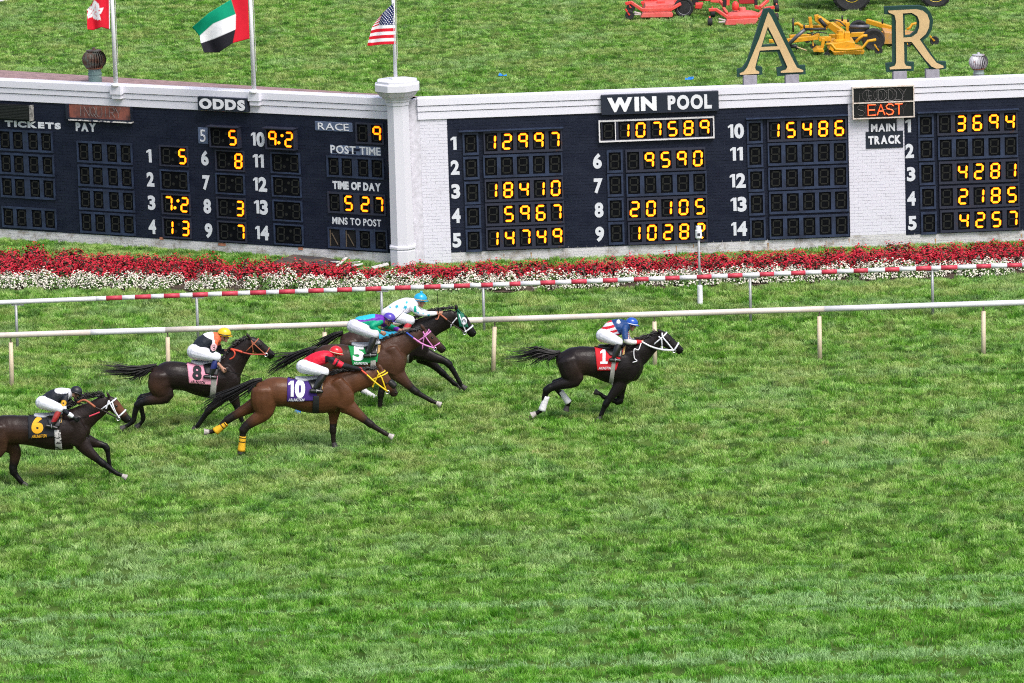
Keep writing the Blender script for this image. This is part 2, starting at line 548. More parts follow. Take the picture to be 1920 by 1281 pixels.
def dots_mesh(W, H, lit):
    k = ('dots', round(W, 3), round(H, 3), lit)
    if k in DIGIT: return DIGIT[k]
    mb = MB()
    for x, z in ((W * .25, H * .2), (-W * .18, -H * .2)):
        n = 12
        r = H * .085
        pl = [(x + r * math.cos(2 * math.pi * i / n), z + r * math.sin(2 * math.pi * i / n)) for i in range(n)]
        mb.prism(pl, -.015 if lit else -.006, 0, 0)
    DIGIT[k] = mb.mesh('colon', [lit_core] if lit else [unlit])
    return DIGIT[k]
def display(w, label, cells, ww, wh, text, proud=.05, frame=None, mx=.05, mz=.05, mode='digits', group=None, hood=False, name='number_display', holes=()):
    """one row of windows; cells are (u, h) window centres, all at one height"""
    us = [c[0] for c in cells]
    h = sum(c[1] for c in cells) / len(cells)
    uc = (us[0] + us[-1]) / 2
    r = empty(name, w.pt(uc, h - wh / 2 - mz), w.rot)
    tag(r, label, 'number display', group)
    zc = wh / 2 + mz
    fr = frame or steel_blue
    mb = MB()
    x0, x1 = us[0] - uc - ww / 2 - mx, us[-1] - uc + ww / 2 + mx
    y0, y1 = -proud, -.016
    mb.box(x0, x1, y0, y1, zc + wh / 2, zc + wh / 2 + mz)
    mb.box(x0, x1, y0, y1, zc - wh / 2 - mz, zc - wh / 2)
    xs = [x0] + [v for u in us for v in (u - uc - ww / 2, u - uc + ww / 2)] + [x1]
    for i in range(0, len(xs), 2):
        if xs[i + 1] - xs[i] > .004:
            mb.box(xs[i], xs[i + 1], y0 + .001, y1, zc - wh / 2 + .0005, zc + wh / 2 - .0005)
    if hood:
        mb.box(x0 - .02, x1 + .02, y0 - .10, y1, zc + wh / 2 + mz, zc + wh / 2 + mz + .02)
    mb.build('housing', fr, r)
    for i, u in enumerate(us):
        p = MB(); p.box(-ww / 2, ww / 2, -.006, .0, -wh / 2, wh / 2)
        hole = i in holes
        win = p.build('digit_window', hole_black if hole else black_pane, r, (u - uc, y0 + .034, zc))
        if hole:
            s = MB(); s.beam((-ww * .3, -.012, wh * .25), (ww * .25, -.012, -wh * .4), .012, .02); s.beam((-ww * .42, -.012, wh * .45), (-ww * .45, -.012, -wh * .48), .02, .03)
            s.build('splinter', mat('bare_wood', (.10, .075, .05), .8), win)
            continue
        def dig(ch, x, W, H):
            if SEG[ch]:
                link('lit_digit', digit_mesh(ch, W, H, True), win, (x, -.008, 0))
            if ch != '8':
                link('unlit_digit', digit_mesh(ch, W, H, False), win, (x, -.008, 0))
        if mode == 'digits':
            dig(text[i], 0, ww * .62, wh * .76)
        else:
            a, c, d = text[i]
            dig(a, -ww * .29, wh * .40, wh * .74)
            dig(d, ww * .32, wh * .40, wh * .74)
            link('colon', dots_mesh(ww * .3, wh, c == ':'), win, (0, -.008, 0))
    return r

ppm = 80.0                                                # picture points per metre at the board
def z3(x, y): return (820 + x / 3.767, 140 + y / 3.767)
def z5(x, y): return (1280 + x / 3.0, 150 + y / 3.0)
def z6(x, y): return (x / 3.767, 180 + y / 3.767)
def z7(x, y): return (360 + x / 3.768, 180 + y / 3.768)
def row_uh(w, pts, proud=.02):
    q = [w.uh(*p, proud) for p in pts]
    h = sum(a[1] for a in q) / len(q)
    return [(a[0], h) for a in q]
def even(p, q, n):
    return [(p[0] + (q[0] - p[0]) * i / (n - 1), p[1] + (q[1] - p[1]) * i / (n - 1)) for i in range(n)]
def win_block(tag_name, singles, firsts, lasts, values, nums, frame, where):
    for i in range(len(singles)):
        num = nums[i]
        rd = f'reading {values[i].strip()}' if values[i].strip() else 'with no digit lit'
        od = ('top', 'second', 'third', 'fourth', 'lowest')[i if len(singles) == 5 or i < 3 else 4]
        c = row_uh(RW, even(firsts[i], lasts[i], 5))
        fr = warm_frame if values[i].strip() else steel_blue
        display(RW, f'{od} five digit display {rd} beside numeral {num} {where}', c, .285, .43, values[i], .075, fr, .035, .055, group='win pool display rows')
        s = row_uh(RW, [singles[i]])
        display(RW, f'{od} single unlit digit window next to numeral {num} {where}', s, .285, .43, ' ', .055, steel_blue, .045, .055, group='single unlit digit windows', name='digit_display')
NA = [z3(115, 487), z3(125, 657), z3(130, 825), z3(133, 998), z3(138, 1170)]
win_block('A', [z3(235, 487), z3(240, 660), z3(247, 835), z3(252, 1003), z3(257, 1172)],
          [z3(380, 478), z3(378, 650), z3(388, 820), z3(393, 990), z3(398, 1160)], [z3(828, 458), z3(830, 628), z3(835, 798), z3(842, 967), z3(847, 1137)],
          ['12997', '     ', '18410', ' 5967', '14749'], [1, 2, 3, 4, 5], None, 'beside the column')
NB = [z3(1130, 612), z3(1137, 785), z3(1142, 957), z3(1147, 1127)]
win_block('B', [z3(1253, 612), z3(1257, 780), z3(1260, 950), z3(1265, 1120)],
          [z3(1382, 607), z3(1388, 777), z3(1393, 947), z3(1400, 1117)], [(1308.3, 297), (1311, 342.5), (1312, 387.5), (1313, 433)],
          [' 9590', '     ', '20105', '10282'], [6, 7, 8, 9], None, 'under the pool total')
NC = [z5(300, 288), z5(303, 417), z5(310, 567), z5(315, 700), z5(318, 838)]
win_block('C', [z5(405, 292), z5(408, 427), z5(413, 564), z5(417, 698), z5(422, 838)],
          [z5(517, 285), z5(520, 418), z5(523, 555), z5(528, 690), z5(530, 830)], [z5(880, 268), z5(883, 403), z5(885, 540), z5(890, 675), z5(893, 815)],
          ['15486', '     ', '     ', '     ', '     '], [10, 11, 12, 13, 14], None, 'adjoining the bare white brick')
ND = [z5(1268, 260), z5(1277, 400), z5(1285, 530), z5(1287, 668), z5(1292, 805)]
win_block('D', [z5(1367, 257), z5(1370, 390), z5(1375, 527), z5(1380, 662), z5(1385, 805)],
          [z5(1473, 248), z5(1478, 385), z5(1482, 520), z5(1485, 660), z5(1490, 795)], [z5(1840, 233), z5(1843, 370), z5(1848, 507), z5(1851, 643), z5(1855, 778)],
          [' 3694', '     ', ' 4281', ' 2185', ' 4257'], [1, 2, 3, 4, 5], None, 'beyond the bare white brick')
c = row_uh(RW, even(z3(1208, 402), (1320.5, 237), 7))
display(RW, 'white framed pool total display reading 107589 under the WIN POOL sign', c, .29, .41, ' 107589', .10, warm_frame, .02, .02)
pu0, pu1 = c[0][0] - .20, c[-1][0] + .20
for a0, a1, z0, z1 in ((pu0, pu1, .225, .26), (pu0, pu1, -.26, -.225), (pu0 - .03, pu0, -.26, .26), (pu1, pu1 + .03, -.26, .26), (c[0][0] + .15, c[0][0] + .17, -.225, .225)):
    b = MB(); b.box(a0, a1, -.115, -.012, c[0][1] + z0, c[0][1] + z1); b.build('display_surround', white_frame, right)
# rain hoods over the rows
for p, q in ((z3(150, 400), z3(890, 375)), (z5(355, 215), z5(930, 200)), (z5(1320, 183), z5(1890, 165))):
    a, d = RW.uh(*p, .05), RW.uh(*q, .05)
    hh = (a[1] + d[1]) / 2
    b = MB(); b.box(a[0], d[0], -.14, -.012, hh - .01, hh + .012); b.build('rain_hood', steel_blue, right)

# left wing displays
def left_grid(title, rows):
    for i, cols in enumerate(rows):
        c = row_uh(LW, cols)
        o = ('top', 'second', 'third', 'bottom')[i]
        display(LW, f'{o} row of four unlit digit windows under {title}', c, .29, .43, '    ', .045, steel_blue, .045, .05, group=f'unlit rows under {title}')
left_grid('TICKETS', [[z6(37, 310), z6(128, 315), z6(235, 320), z6(328, 325)], [z6(45, 475), z6(135, 480), z6(240, 490), z6(338, 492)],
                      [z6(52, 640), z6(142, 645), z6(250, 655), z6(345, 658)], [z6(62, 853), z6(155, 858), z6(263, 868), z6(355, 873)]])
left_grid('PAY', [[z6(592, 393), z6(688, 398), z6(793, 405), z6(890, 410)], [z6(600, 560), z6(693, 565), z6(800, 573), z6(897, 578)],
                  [z6(605, 725), z6(698, 732), z6(808, 742), z6(907, 747)], [z6(613, 890), z6(710, 897), z6(817, 905), z6(912, 912)]])
ODDS = [(1, z6(1230, 425), '  5'), (2, z6(1235, 597), '   '), (3, z6(1246, 765), '7:2'), (4, z6(1252, 932), '1 3'),
        (5, z7(245, 287), '  5'), (6, z7(270, 457), '  8'), (7, z7(272, 622), '   '), (8, z7(280, 792), '  3'), (9, z7(285, 960), '  7'),
        (10, z7(641, 300), '9:2'), (11, z7(662, 475), '   '), (12, z7(670, 640), '   '), (13, z7(677, 812), '   '), (14, z7(685, 980), '   ')]
WORDS = dict(enumerate('zero one two three four five six seven eight nine ten eleven twelve thirteen fourteen'.split()))
for num, p, val in ODDS:
    c = row_uh(LW, [p])
    hood = num in (5, 10)
    rd = {'  5': 'reading 5', '   ': 'with no digit lit', '7:2': 'reading 7 to 2', '1 3': 'reading 13', '  8': 'reading 8', '  3': 'reading 3', '  7': 'reading 7', '9:2': 'reading 9 to 2'}[val]
    display(LW, f'odds display box {rd} beside white numeral {WORDS[num]}', c, .74, .44, [val], .16 if hood else .05, warm_frame if val.strip() else steel_blue, .04, .035, 'odds', 'odds display boxes', hood)
for label, cells, txt, holes in (
        ('two digit race display reading 9 beside the RACE plate', [z7(1207, 262), z7(1307, 268)], ' 9', ()),
        ('four unlit digit windows under the POST TIME lettering', [z7(1003, 497), z7(1097, 502), z7(1212, 508), z7(1310, 515)], '    ', ()),
        ('clock display reading 527 under the TIME OF DAY lettering', [z7(1010, 753), z7(1108, 757), z7(1225, 765), z7(1322, 770)], ' 527', ()),
        ('damaged display with two empty holes under the MINS TO POST lettering', [z7(1012, 1003), z7(1125, 1008), z7(1225, 1014), z7(1335, 1020)], '    ', (0, 1))):
    c = row_uh(LW, cells)
    display(LW, label, c, .29, .42, txt, .05, warm_frame if txt.strip() else steel_blue, .045, .045, holes=holes)

# painted numerals (parts of the wall they are on)
def numerals(w, root, pts, nums, hpx):
    hs = hpx / ppm
    for p, nme in zip(pts, nums):
        u, h = w.uh(*p, .02)
        s = str(nme)
        wid = {1: .6, 2: 1.08}[len(s)] * hs
        if s == '1': wid = .40 * hs
        if s == '11': wid = .86 * hs
        letters(s, wid, hs, u, h, -.0135, root, lettering_white, .045, .006, 'numeral', .05)
numerals(RW, right, NA, range(1, 6), 27.5)
numerals(RW, right, NB, range(6, 10), 28)
numerals(RW, right, NC, range(10, 15), 28)
numerals(RW, right, ND, range(1, 6), 27)
numerals(LW, left, [z6(1052, 425), z6(1062, 590), z6(1070, 755), z6(1075, 925)], range(1, 5), 28)
numerals(LW, left, [z7(90, 440), z7(100, 612), z7(107, 780), z7(117, 952)], range(6, 10), 28)
numerals(LW, left, [z7(465, 307), z7(468, 460), z7(480, 625), z7(487, 787), z7(495, 968)], range(10, 15), 28)
def painted(w, root, text, p0, p1, bold=.02, gap=.09, m=None, y=-.0135):
    a, d = w.uh(*p0, .02), w.uh(*p1, .02)
    letters(text, abs(d[0] - a[0]), abs(d[1] - a[1]), (a[0] + d[0]) / 2, (a[1] + d[1]) / 2, y, root, m or lettering_white, bold, .006, 'letter', gap)
painted(LW, left, 'TICKETS', z6(32, 172), z6(430, 237), .06)
painted(LW, left, 'PAY', z6(533, 187), z6(680, 255), .06)
painted(LW, left, 'POST TIME', z7(977, 348), z7(1333, 422), .02)
painted(LW, left, 'TIME OF DAY', z7(992, 600), z7(1335, 676), .055, .04)
painted(LW, left, 'MINS TO POST', z7(990, 855), z7(1337, 925), .02)

# sign plates: panel + letters
sign_navy = mat('navy_sign_panel', (0.012, 0.017, 0.03), 0.45, var=.3, scale=6)
sign_slate = mat('slate_blue_plate', (0.085, 0.115, 0.19), 0.5, var=.25, scale=8)
sign_chip = mat('chipped_navy_panel', (0.012, 0.017, 0.032), 0.5, color2=(0.45, 0.36, 0.32), scale=16, lo=.27, hi=.30)
sign_white = mat('white_sign_letter', (0.68, 0.69, 0.73), 0.5)
sign_white_chip = mat('flaking_white_letter', (0.78, 0.79, 0.82), 0.5, color2=(0.05, 0.05, 0.07), scale=10, lo=.33, hi=.36)
def sign(w, text, p0, p1, label, pm, proud, lh=.72, lw=.92, bold=.03, lm=None, words=None, lz=.5):
    a, d = w.uh(*p0, proud), w.uh(*p1, proud)
    u0, u1, h1, h0 = a[0], d[0], a[1], d[1]
    r = empty('sign', w.pt((u0 + u1) / 2, h0), w.rot)
    tag(r, label, 'sign')
    W, Hh = u1 - u0, h1 - h0
    b = MB(); b.box(-W / 2, W / 2, -proud, -.014, 0, Hh); bevel(b.build('panel', pm, r), .006, 1)
    if words:
        for tx, x0, x1, bd, m2 in words:
            letters(tx, (x1 - x0) * W, Hh * lh, (x0 + x1) / 2 * W - W / 2, Hh / 2, -proud - .002, r, m2, bd, .012)
    else:
        letters(text, W * lw, Hh * lh, 0, Hh * lz, -proud - .002, r, lm or sign_white, bold, .012)
sign(LW, 'ODDS', (370, 181), (463, 211), 'navy sign with bold white letters ODDS', sign_navy, .20, .76, .93, .055)
sign(RW, 'WIN POOL', (1127, 179), (1348, 208), 'chipped navy sign reading WIN POOL', sign_chip, .20, .72, .9, .0, words=[('WIN', .05, .47, .06, sign_white_chip), ('POOL', .565, .94, .05, sign_white)])
sign(LW, 'RACE', z7(866, 178), z7(1133, 257), 'slate blue plate reading RACE', sign_slate, .03, .72, .82, .0)
sign(RW, 'MAIN', z5(1047, 218), z5(1205, 291), 'small navy plate reading MAIN under the neon box', sign_navy, .03, .56, .86, .04, lz=.33)
sign(RW, 'TRACK', z5(1030, 293), z5(1241, 380), 'small navy plate reading TRACK on white brick', sign_navy, .026, .5, .88, .055)
sign(LW, '5', z7(40, 222), z7(115, 340), 'small slate blue plate with white numeral 5', sign_slate, .03, .74, .55, .0)
a_, d_ = LW.uh(*z7(975, 343), .02), LW.uh(*z7(1335, 428), .02)
b = MB(); b.box(a_[0], d_[0], -.0132, -.005, d_[1], a_[1]); b.build('lettering_ground', sign_slate, left)

# neon signs
tube_off = mat('dead_neon_tube', (0.17, 0.16, 0.16), 0.3)
tube_off2 = mat('dead_neon_tube_dull', (0.09, 0.08, 0.08), 0.3)
tube_on = mat('lit_neon_tube', (1, .2, .05), 0.4, emit=(1.0, 0.05, 0.008), emit_strength=1.4)
box_black = mat('neon_box_black', (0.008, 0.008, 0.010), 0.4)
box_rust = mat('faded_red_back', (0.26, 0.085, 0.06), 0.7, color2=(0.06, 0.035, 0.035), scale=3.0, lo=.36, hi=.6)
STROKE = {'E': [[(1, 1), (0, 1), (0, 0), (1, 0)], [(0, .5), (.9, .5)]], 'A': [[(0, 0), (.5, 1), (1, 0)], [(.2, .36), (.8, .36)]],
          'S': [[(1, .82), (.8, .98), (.3, 1), (.02, .8), (.15, .58), (.8, .45), (1, .25), (.8, .03), (.3, 0), (0, .16)]],
          'T': [[(0, 1), (1, 1)], [(.5, 1), (.5, 0)]], 'M': [[(0, 0), (.15, 1), (.5, .1), (.85, 1), (1, 0)]], 'U': [[(0, 1), (0, .25), (.25, 0), (.75, 0), (1, .25), (1, 1)]],
          'D': [[(0, 0), (0, 1), (.6, 1), (1, .7), (1, .3), (.6, 0), (0, 0)]], 'Y': [[(0, 1), (.5, .45), (1, 1)], [(.5, .45), (.5, 0)]],
          'G': [[(1, .8), (.7, 1), (.3, 1), (0, .7), (0, .3), (.3, 0), (.7, 0), (1, .25), (1, .45), (.6, .45)]],
          'O': [[(.5, 1), (.1, .8), (0, .5), (.1, .2), (.5, 0), (.9, .2), (1, .5), (.9, .8), (.5, 1)]],
          'L': [[(0, 1), (0, 0), (1, 0)]], 'P': [[(0, 0), (0, 1), (.8, 1), (1, .75), (.8, .5), (0, .5)]], 'I': [[(.5, 0), (.5, 1)]], 'N': [[(0, 0), (0, 1), (1, 0), (1, 1)]],
          'Q': [[(.5, 1), (.1, .8), (0, .5), (.1, .2), (.5, 0), (.9, .2), (1, .5), (.9, .8), (.5, 1)], [(.55, .3), (1.05, -.1)]],
          'R': [[(0, 0), (0, 1), (.8, 1), (1, .75), (.8, .5), (0, .5)], [(.45, .5), (1, 0)]]}
def neon(text, x0, x1, z0, z1, y, r, parent, m, name='neon_letter'):
    n = len(text)
    cw = (x1 - x0) / n
    for i, ch in enumerate(text):
        mb = MB()
        for st in STROKE[ch]:
            mb.tube([(x0 + cw * (i + .08 + .84 * a), y, z0 + (z1 - z0) * b_) for a, b_ in st], r, 6)
        mb.build(name, m, parent)
a, d = RW.uh(1600, 166, .2), RW.uh(1713, 218, .2)
nb = tag(empty('neon_sign', RW.pt((a[0] + d[0]) / 2, d[1]), RW.rot), 'two row neon sign box with EAST lit in orange red', 'neon sign')
W_, H_ = d[0] - a[0], a[1] - d[1]
b = MB(); b.box(-W_ / 2, W_ / 2, -.17, -.014, 0, H_); b.build('box', box_black, nb)
fr_ = mat('cream_neon_frame', (0.62, 0.56, 0.50), 0.6, color2=(0.40, 0.27, 0.20), scale=9, lo=.35, hi=.5)
for x0, x1, z0, z1 in ((-W_ / 2, W_ / 2, H_, H_ + .025), (-W_ / 2, W_ / 2, -.025, 0), (-W_ / 2 - .025, -W_ / 2, -.025, H_ + .025), (W_ / 2, W_ / 2 + .025, -.025, H_ + .025), (-W_ / 2, W_ / 2, H_ / 2 - .012, H_ / 2 + .012)):
    b = MB(); b.box(x0, x1, -.21, -.02, z0, z1); b.build('frame_bar', fr_, nb)
neon('MUDDY', -W_ * .42, W_ * .40, H_ * .55, H_ * .93, -.185, .006, nb, tube_off)
neon('GOOD', -W_ * .36, W_ * .36, H_ * .56, H_ * .92, -.18, .006, nb, tube_off2)
neon('SLOPPY', -W_ * .45, W_ * .40, H_ * .08, H_ * .43, -.18, .005, nb, tube_off2)
neon('EAST', -W_ * .27, W_ * .33, H_ * .08, H_ * .43, -.195, .013, nb, tube_on)
a, d = LW.uh(*z6(492, 52), .0), LW.uh(*z6(940, 172), .0)
ni = tag(empty('neon_sign', LW.pt((a[0] + d[0]) / 2, d[1]), LW.rot), 'unlit faded red neon sign box reading INQUIRY above PAY', 'neon sign')
W_, H_ = d[0] - a[0], (a[1] - d[1])
b = MB(); b.box(-W_ / 2, W_ / 2, -.03, -.016, 0, H_); b.build('back', box_rust, ni)
for x0, x1, z0, z1 in ((-W_ / 2 - .05, -W_ / 2, -.03, H_), (W_ / 2, W_ / 2 + .02, -.03, H_), (-W_ / 2, W_ / 2, -.03, 0)):
    b = MB(); b.box(x0, x1, -.12, -.016, z0, z1); b.build('side', sign_navy, ni)
b = MB(); b.box(-W_ / 2 + .02, W_ / 2 + .02, -.125, -.02, -.06, -.03); b.build('sill', mat('flaking_sill', (.6, .58, .56), .8, color2=(.05, .05, .08), scale=9, lo=.42, hi=.47), ni)
neon('INQUIRY', -W_ * .36, W_ * .34, H_ * .15, H_ * .85, -.06, .006, ni, tube_off)
a, d = LW.uh(-60, 190), LW.uh(*z6(235, 165))
bb = tag(empty('blank_sign_box', LW.pt((a[0] + d[0]) / 2, d[1] ), LW.rot), 'blank black louvred sign box partly covering the word TICKETS', 'sign box')
W_, H_ = d[0] - a[0], .36
b = MB(); b.box(-W_ / 2, W_ / 2, -.16, -.016, 0, H_); b.build('box', box_black, bb)
for i in range(9):
    b = MB(); b.box(-W_ / 2 + .02, W_ / 2 - .03, -.172, -.161, .02 + i * .037, .04 + i * .037); b.build('louvre', mat('dark_louvre', (.016, .018, .018), .5), bb)
b = MB(); b.box(W_ / 2, W_ / 2 + .035, -.17, -.016, -.02, H_); b.build('edge_strip', mat('pale_edge', (.45, .44, .42), .7, color2=(.05, .05, .05), scale=6), bb)
# ------------------------------------------------------------------ on the roof: letters, ventilators, poles, flags
pole_white = mat('white_pole_paint', (0.78, 0.78, 0.82), 0.35)
def curve_plate(name, splines, depth, y, m, parent):
    """flat outline with holes in x,z, thickened; splines in local metres"""
    cu = bpy.data.curves.new(name, 'CURVE')
    cu.dimensions = '2D'; cu.fill_mode = 'BOTH'; cu.extrude = depth / 2
    for pts in splines:
        sp = cu.splines.new('POLY'); sp.points.add(len(pts) - 1)
        for i, (x, z) in enumerate(pts): sp.points[i].co = (x, z, 0, 1)
        sp.use_cyclic_u = True
    t = bpy.data.objects.new(name, cu); COL.objects.link(t)
    me = bpy.data.meshes.new_from_object(t.evaluated_get(bpy.context.evaluated_depsgraph_get()))
    bpy.data.objects.remove(t); bpy.data.curves.remove(cu)
    me.transform(Matrix.Rotation(math.pi / 2, 4, 'X'))
    me.transform(Matrix.Translation((0, y, 0)))
    me.materials.clear(); me.materials.append(m)
    return link(name, me, parent)
letter_green = mat('weathered_green_backing', (0.006, 0.040, 0.032), 0.55, color2=(0.08, 0.08, 0.055), scale=7, stretch=(3, 1, 1), lo=.28, hi=.36)
letter_cream = mat('cream_letter_face', (0.55, 0.385, 0.195), 0.55, var=.08, scale=4)
grey_block = mat('grey_footing', (0.25, 0.24, 0.27), 0.8, var=.15, scale=12)
LETTERS = {
 'A': dict(cream=[[(192, 106), (215, 140), (425, 560), (450, 605), (505, 628), (503, 643), (303, 650), (302, 636), (350, 622), (362, 596), (292, 440), (113, 450), (80, 570), (72, 605), (80, 628), (108, 640), (108, 658), (-65, 668), (-65, 655), (-28, 640), (2, 600), (110, 340), (165, 175)], [(186, 232), (276, 412), (126, 420)]],
           green=[[(150, 80), (212, 72), (242, 98), (470, 588), (525, 585), (528, 665), (275, 682), (268, 610), (322, 598), (272, 462), (122, 466), (86, 590), (138, 604), (140, 668), (-88, 690), (-88, 622), (-40, 612), (5, 545)], [(184, 262), (258, 398), (140, 405)]], feet=((28, 690), (405, 685)), label='cream and green serif letter A standing on the tote board roof'),
 'R': dict(cream=[[(1268, 92), (1400, 86), (1520, 80), (1580, 92), (1620, 125), (1640, 180), (1636, 240), (1608, 300), (1552, 350), (1640, 480), (1705, 562), (1765, 588), (1765, 605), (1705, 613), (1660, 595), (1600, 530), (1480, 372), (1410, 372), (1414, 560), (1430, 588), (1475, 594), (1475, 612), (1283, 619), (1283, 602), (1328, 588), (1340, 560), (1338, 180), (1325, 130), (1275, 110)], [(1400, 116), (1480, 111), (1530, 140), (1548, 185), (1548, 240), (1528, 295), (1480, 330), (1405, 336)]],
           green=[[(1235, 60), (1400, 52), (1560, 48), (1620, 72), (1658, 120), (1675, 180), (1665, 260), (1625, 330), (1582, 365), (1712, 550), (1790, 553), (1793, 615), (1700, 630), (1640, 604), (1480, 388), (1440, 382), (1440, 556), (1503, 558), (1500, 635), (1255, 645), (1250, 570), (1312, 562), (1306, 130), (1238, 126)], [(1418, 132), (1475, 126), (1518, 152), (1532, 190), (1532, 236), (1512, 280), (1470, 314), (1422, 318)]], feet=((1375, 655), (1668, 640)), label='cream and green serif letter R standing on the tote board roof')}
for ch, S in LETTERS.items():
    inset = -0.45
    def l2(p):
        return RW.uh(1400 + p[0] / 4.8, p[1] / 4.8, inset)
    uc = l2(S['feet'][0])[0] * .5 + l2(S['feet'][1])[0] * .5
    base = WALL_H + .0
    r = tag(empty('roof_letter', RW.pt(uc, WALL_H - .06, inset), RW.rot), S['label'], 'letter')
    loc = lambda p: (l2(p)[0] - uc, l2(p)[1] - WALL_H + .06)
    curve_plate('backing', [[loc(p) for p in sp] for sp in S['green']], .16, 0.0, letter_green, r)
    curve_plate('face', [[loc(p) for p in sp] for sp in S['cream']], .04, -.10, letter_cream, r)
    for ft in S['feet']:
        x, z = loc(ft)
        b = MB(); b.box(x - .16, x + .16, -.14, .14, -.05, z + .05); bevel(b.build('footing', grey_block, r), .012, 2)
        b = MB(); b.tube([(x, 0, z + .05), (x, 0, z + .16)], .035, 8); b.lathe([(.08, z + .05), (.08, z + .075)], 8, center=(x, 0, 0)); b.build('stub_post', letter_green, r)

def ventilator(p, scale, label, m1, m2):
    r = tag(empty('roof_ventilator', p, 0), label, 'roof vent')
    s = scale
    b = MB(); b.lathe([(.17 * s, 0), (.17 * s, .20 * s), (.185 * s, .21 * s), (.185 * s, .24 * s), (.165 * s, .25 * s), (.165 * s, .36 * s)], 20); b.build('neck', m2, r, smooth=False)
    b = MB()
    n = 26
    for k in range(n):
        a0 = 2 * math.pi * k / n
        vs, fs = [], []
        for i in range(9):
            t = i / 8
            z = (.36 + .46 * t) * s
            rad = (.15 + .165 * math.sin(math.pi * (.10 + .80 * t)) ) * s * (1 if t < .97 else .8)
            for da, dr in ((0, 0), (.19, -.035)):
                a = a0 + da
                vs.append(((rad + dr * s) * math.cos(a), (rad + dr * s) * math.sin(a), z))
        fs = [(2 * i, 2 * i + 1, 2 * i + 3, 2 * i + 2) for i in range(8)]
        b.add(vs, fs)
    b.build('vanes', m1, r)
    b = MB(); b.lathe([(.20 * s, .355 * s), (.215 * s, .365 * s), (.215 * s, .385 * s), (.19 * s, .39 * s)], 24); b.build('collar', mat('rusty_ring', (.16, .06, .03), .8, var=.4), r)
    b = MB(); b.lathe([(.20 * s, .81 * s), (.20 * s, .83 * s), (.05 * s, .85 * s), (.04 * s, .90 * s), (.001, .90 * s)], 16); b.build('cap', m1, r)
    b = MB(); b.lathe([(.15 * s, .38 * s), (.22 * s, .6 * s), (.15 * s, .80 * s)], 16); b.build('core', mat('vent_core', (.012, .012, .012), .9), r)
vent_dark = mat('rusted_vane_metal', (0.10, 0.105, 0.09), 0.55, color2=(0.09, 0.04, 0.025), scale=9, lo=.4, hi=.6, metal=.2)
vent_teal = mat('flaking_teal_paint', (0.12, 0.19, 0.18), 0.6, color2=(0.36, 0.38, 0.40), scale=9, lo=.36, hi=.42)
vent_pale = mat('galvanised_vane', (0.50, 0.49, 0.52), 0.5, color2=(0.26, 0.13, 0.13), scale=7, lo=.36, hi=.44, metal=.3)
vent_grey = mat('weathered_grey_green_neck', (0.34, 0.40, 0.40), 0.6, color2=(0.18, 0.26, 0.24), scale=8)
pv = at(178.5, 152, LW.pt(LW.uh(178, 150)[0], 0).y + .75)
ventilator((pv.x, pv.y, WALL_H - .05), .95, 'rusty dark turbine ventilator beside the red flag pole on the roof', vent_dark, vent_teal)
pv2u = RW.uh(1835, 140, -.9)[0]
pv2 = RW.pt(pv2u, WALL_H - .19, -.9)
ventilator(pv2, .74, 'pale turbine ventilator on the roof beyond the letter R', vent_pale, vent_grey)

def flag_pole(base, top_px, Y, rad, label):
    r = empty('flag_pole', base)
    tag(r, label, 'flag pole')
    top = at(*top_px, Y) - Vector(base)
    top = Vector((top.x * .25, top.y * .25, top.z))      # almost plumb
    b = MB(); b.tube([(0, 0, 0), top], [rad, rad * .75], 12); b.build('pole', pole_white, r, smooth=True)
    b = MB(); b.lathe([(rad * 2.2, 0), (rad * 2.2, .03), (rad * 1.3, .06)], 12); b.build('base_flange', pole_white, r)
    b = MB(); b.tube([(rad + .02, -.02, .5), (top.x + rad + .02, top.y - .02, top.z - .2)], .006, 5); b.build('halyard', mat('rope', (.6, .58, .55), .8), r)
    b = MB(); b.lathe([(.001, 0), (.05, .03), (.06, .07), (.05, .11), (.001, .14)], 12, center=top); b.build('finial', mat('gilt', (.55, .38, .1), .35, metal=.8), r)
    return Vector(base) + top
P1 = LW.pt(pb1, WALL_H + .02, .14); P2 = LW.pt(pb2, WALL_H + .02, .14)
P3 = COLP + Vector((-.03, 0, 4.43))
flag_pole(P1, (205, -110), P1.y, .055, 'white flag pole flying the red flag above the cornice')
flag_pole(P2, (465, -110), P2.y, .055, 'white flag pole flying the four colour flag above ODDS')
flag_pole(P3, (737, -60), P3.y, .045, 'white flag pole on top of the octagonal column')

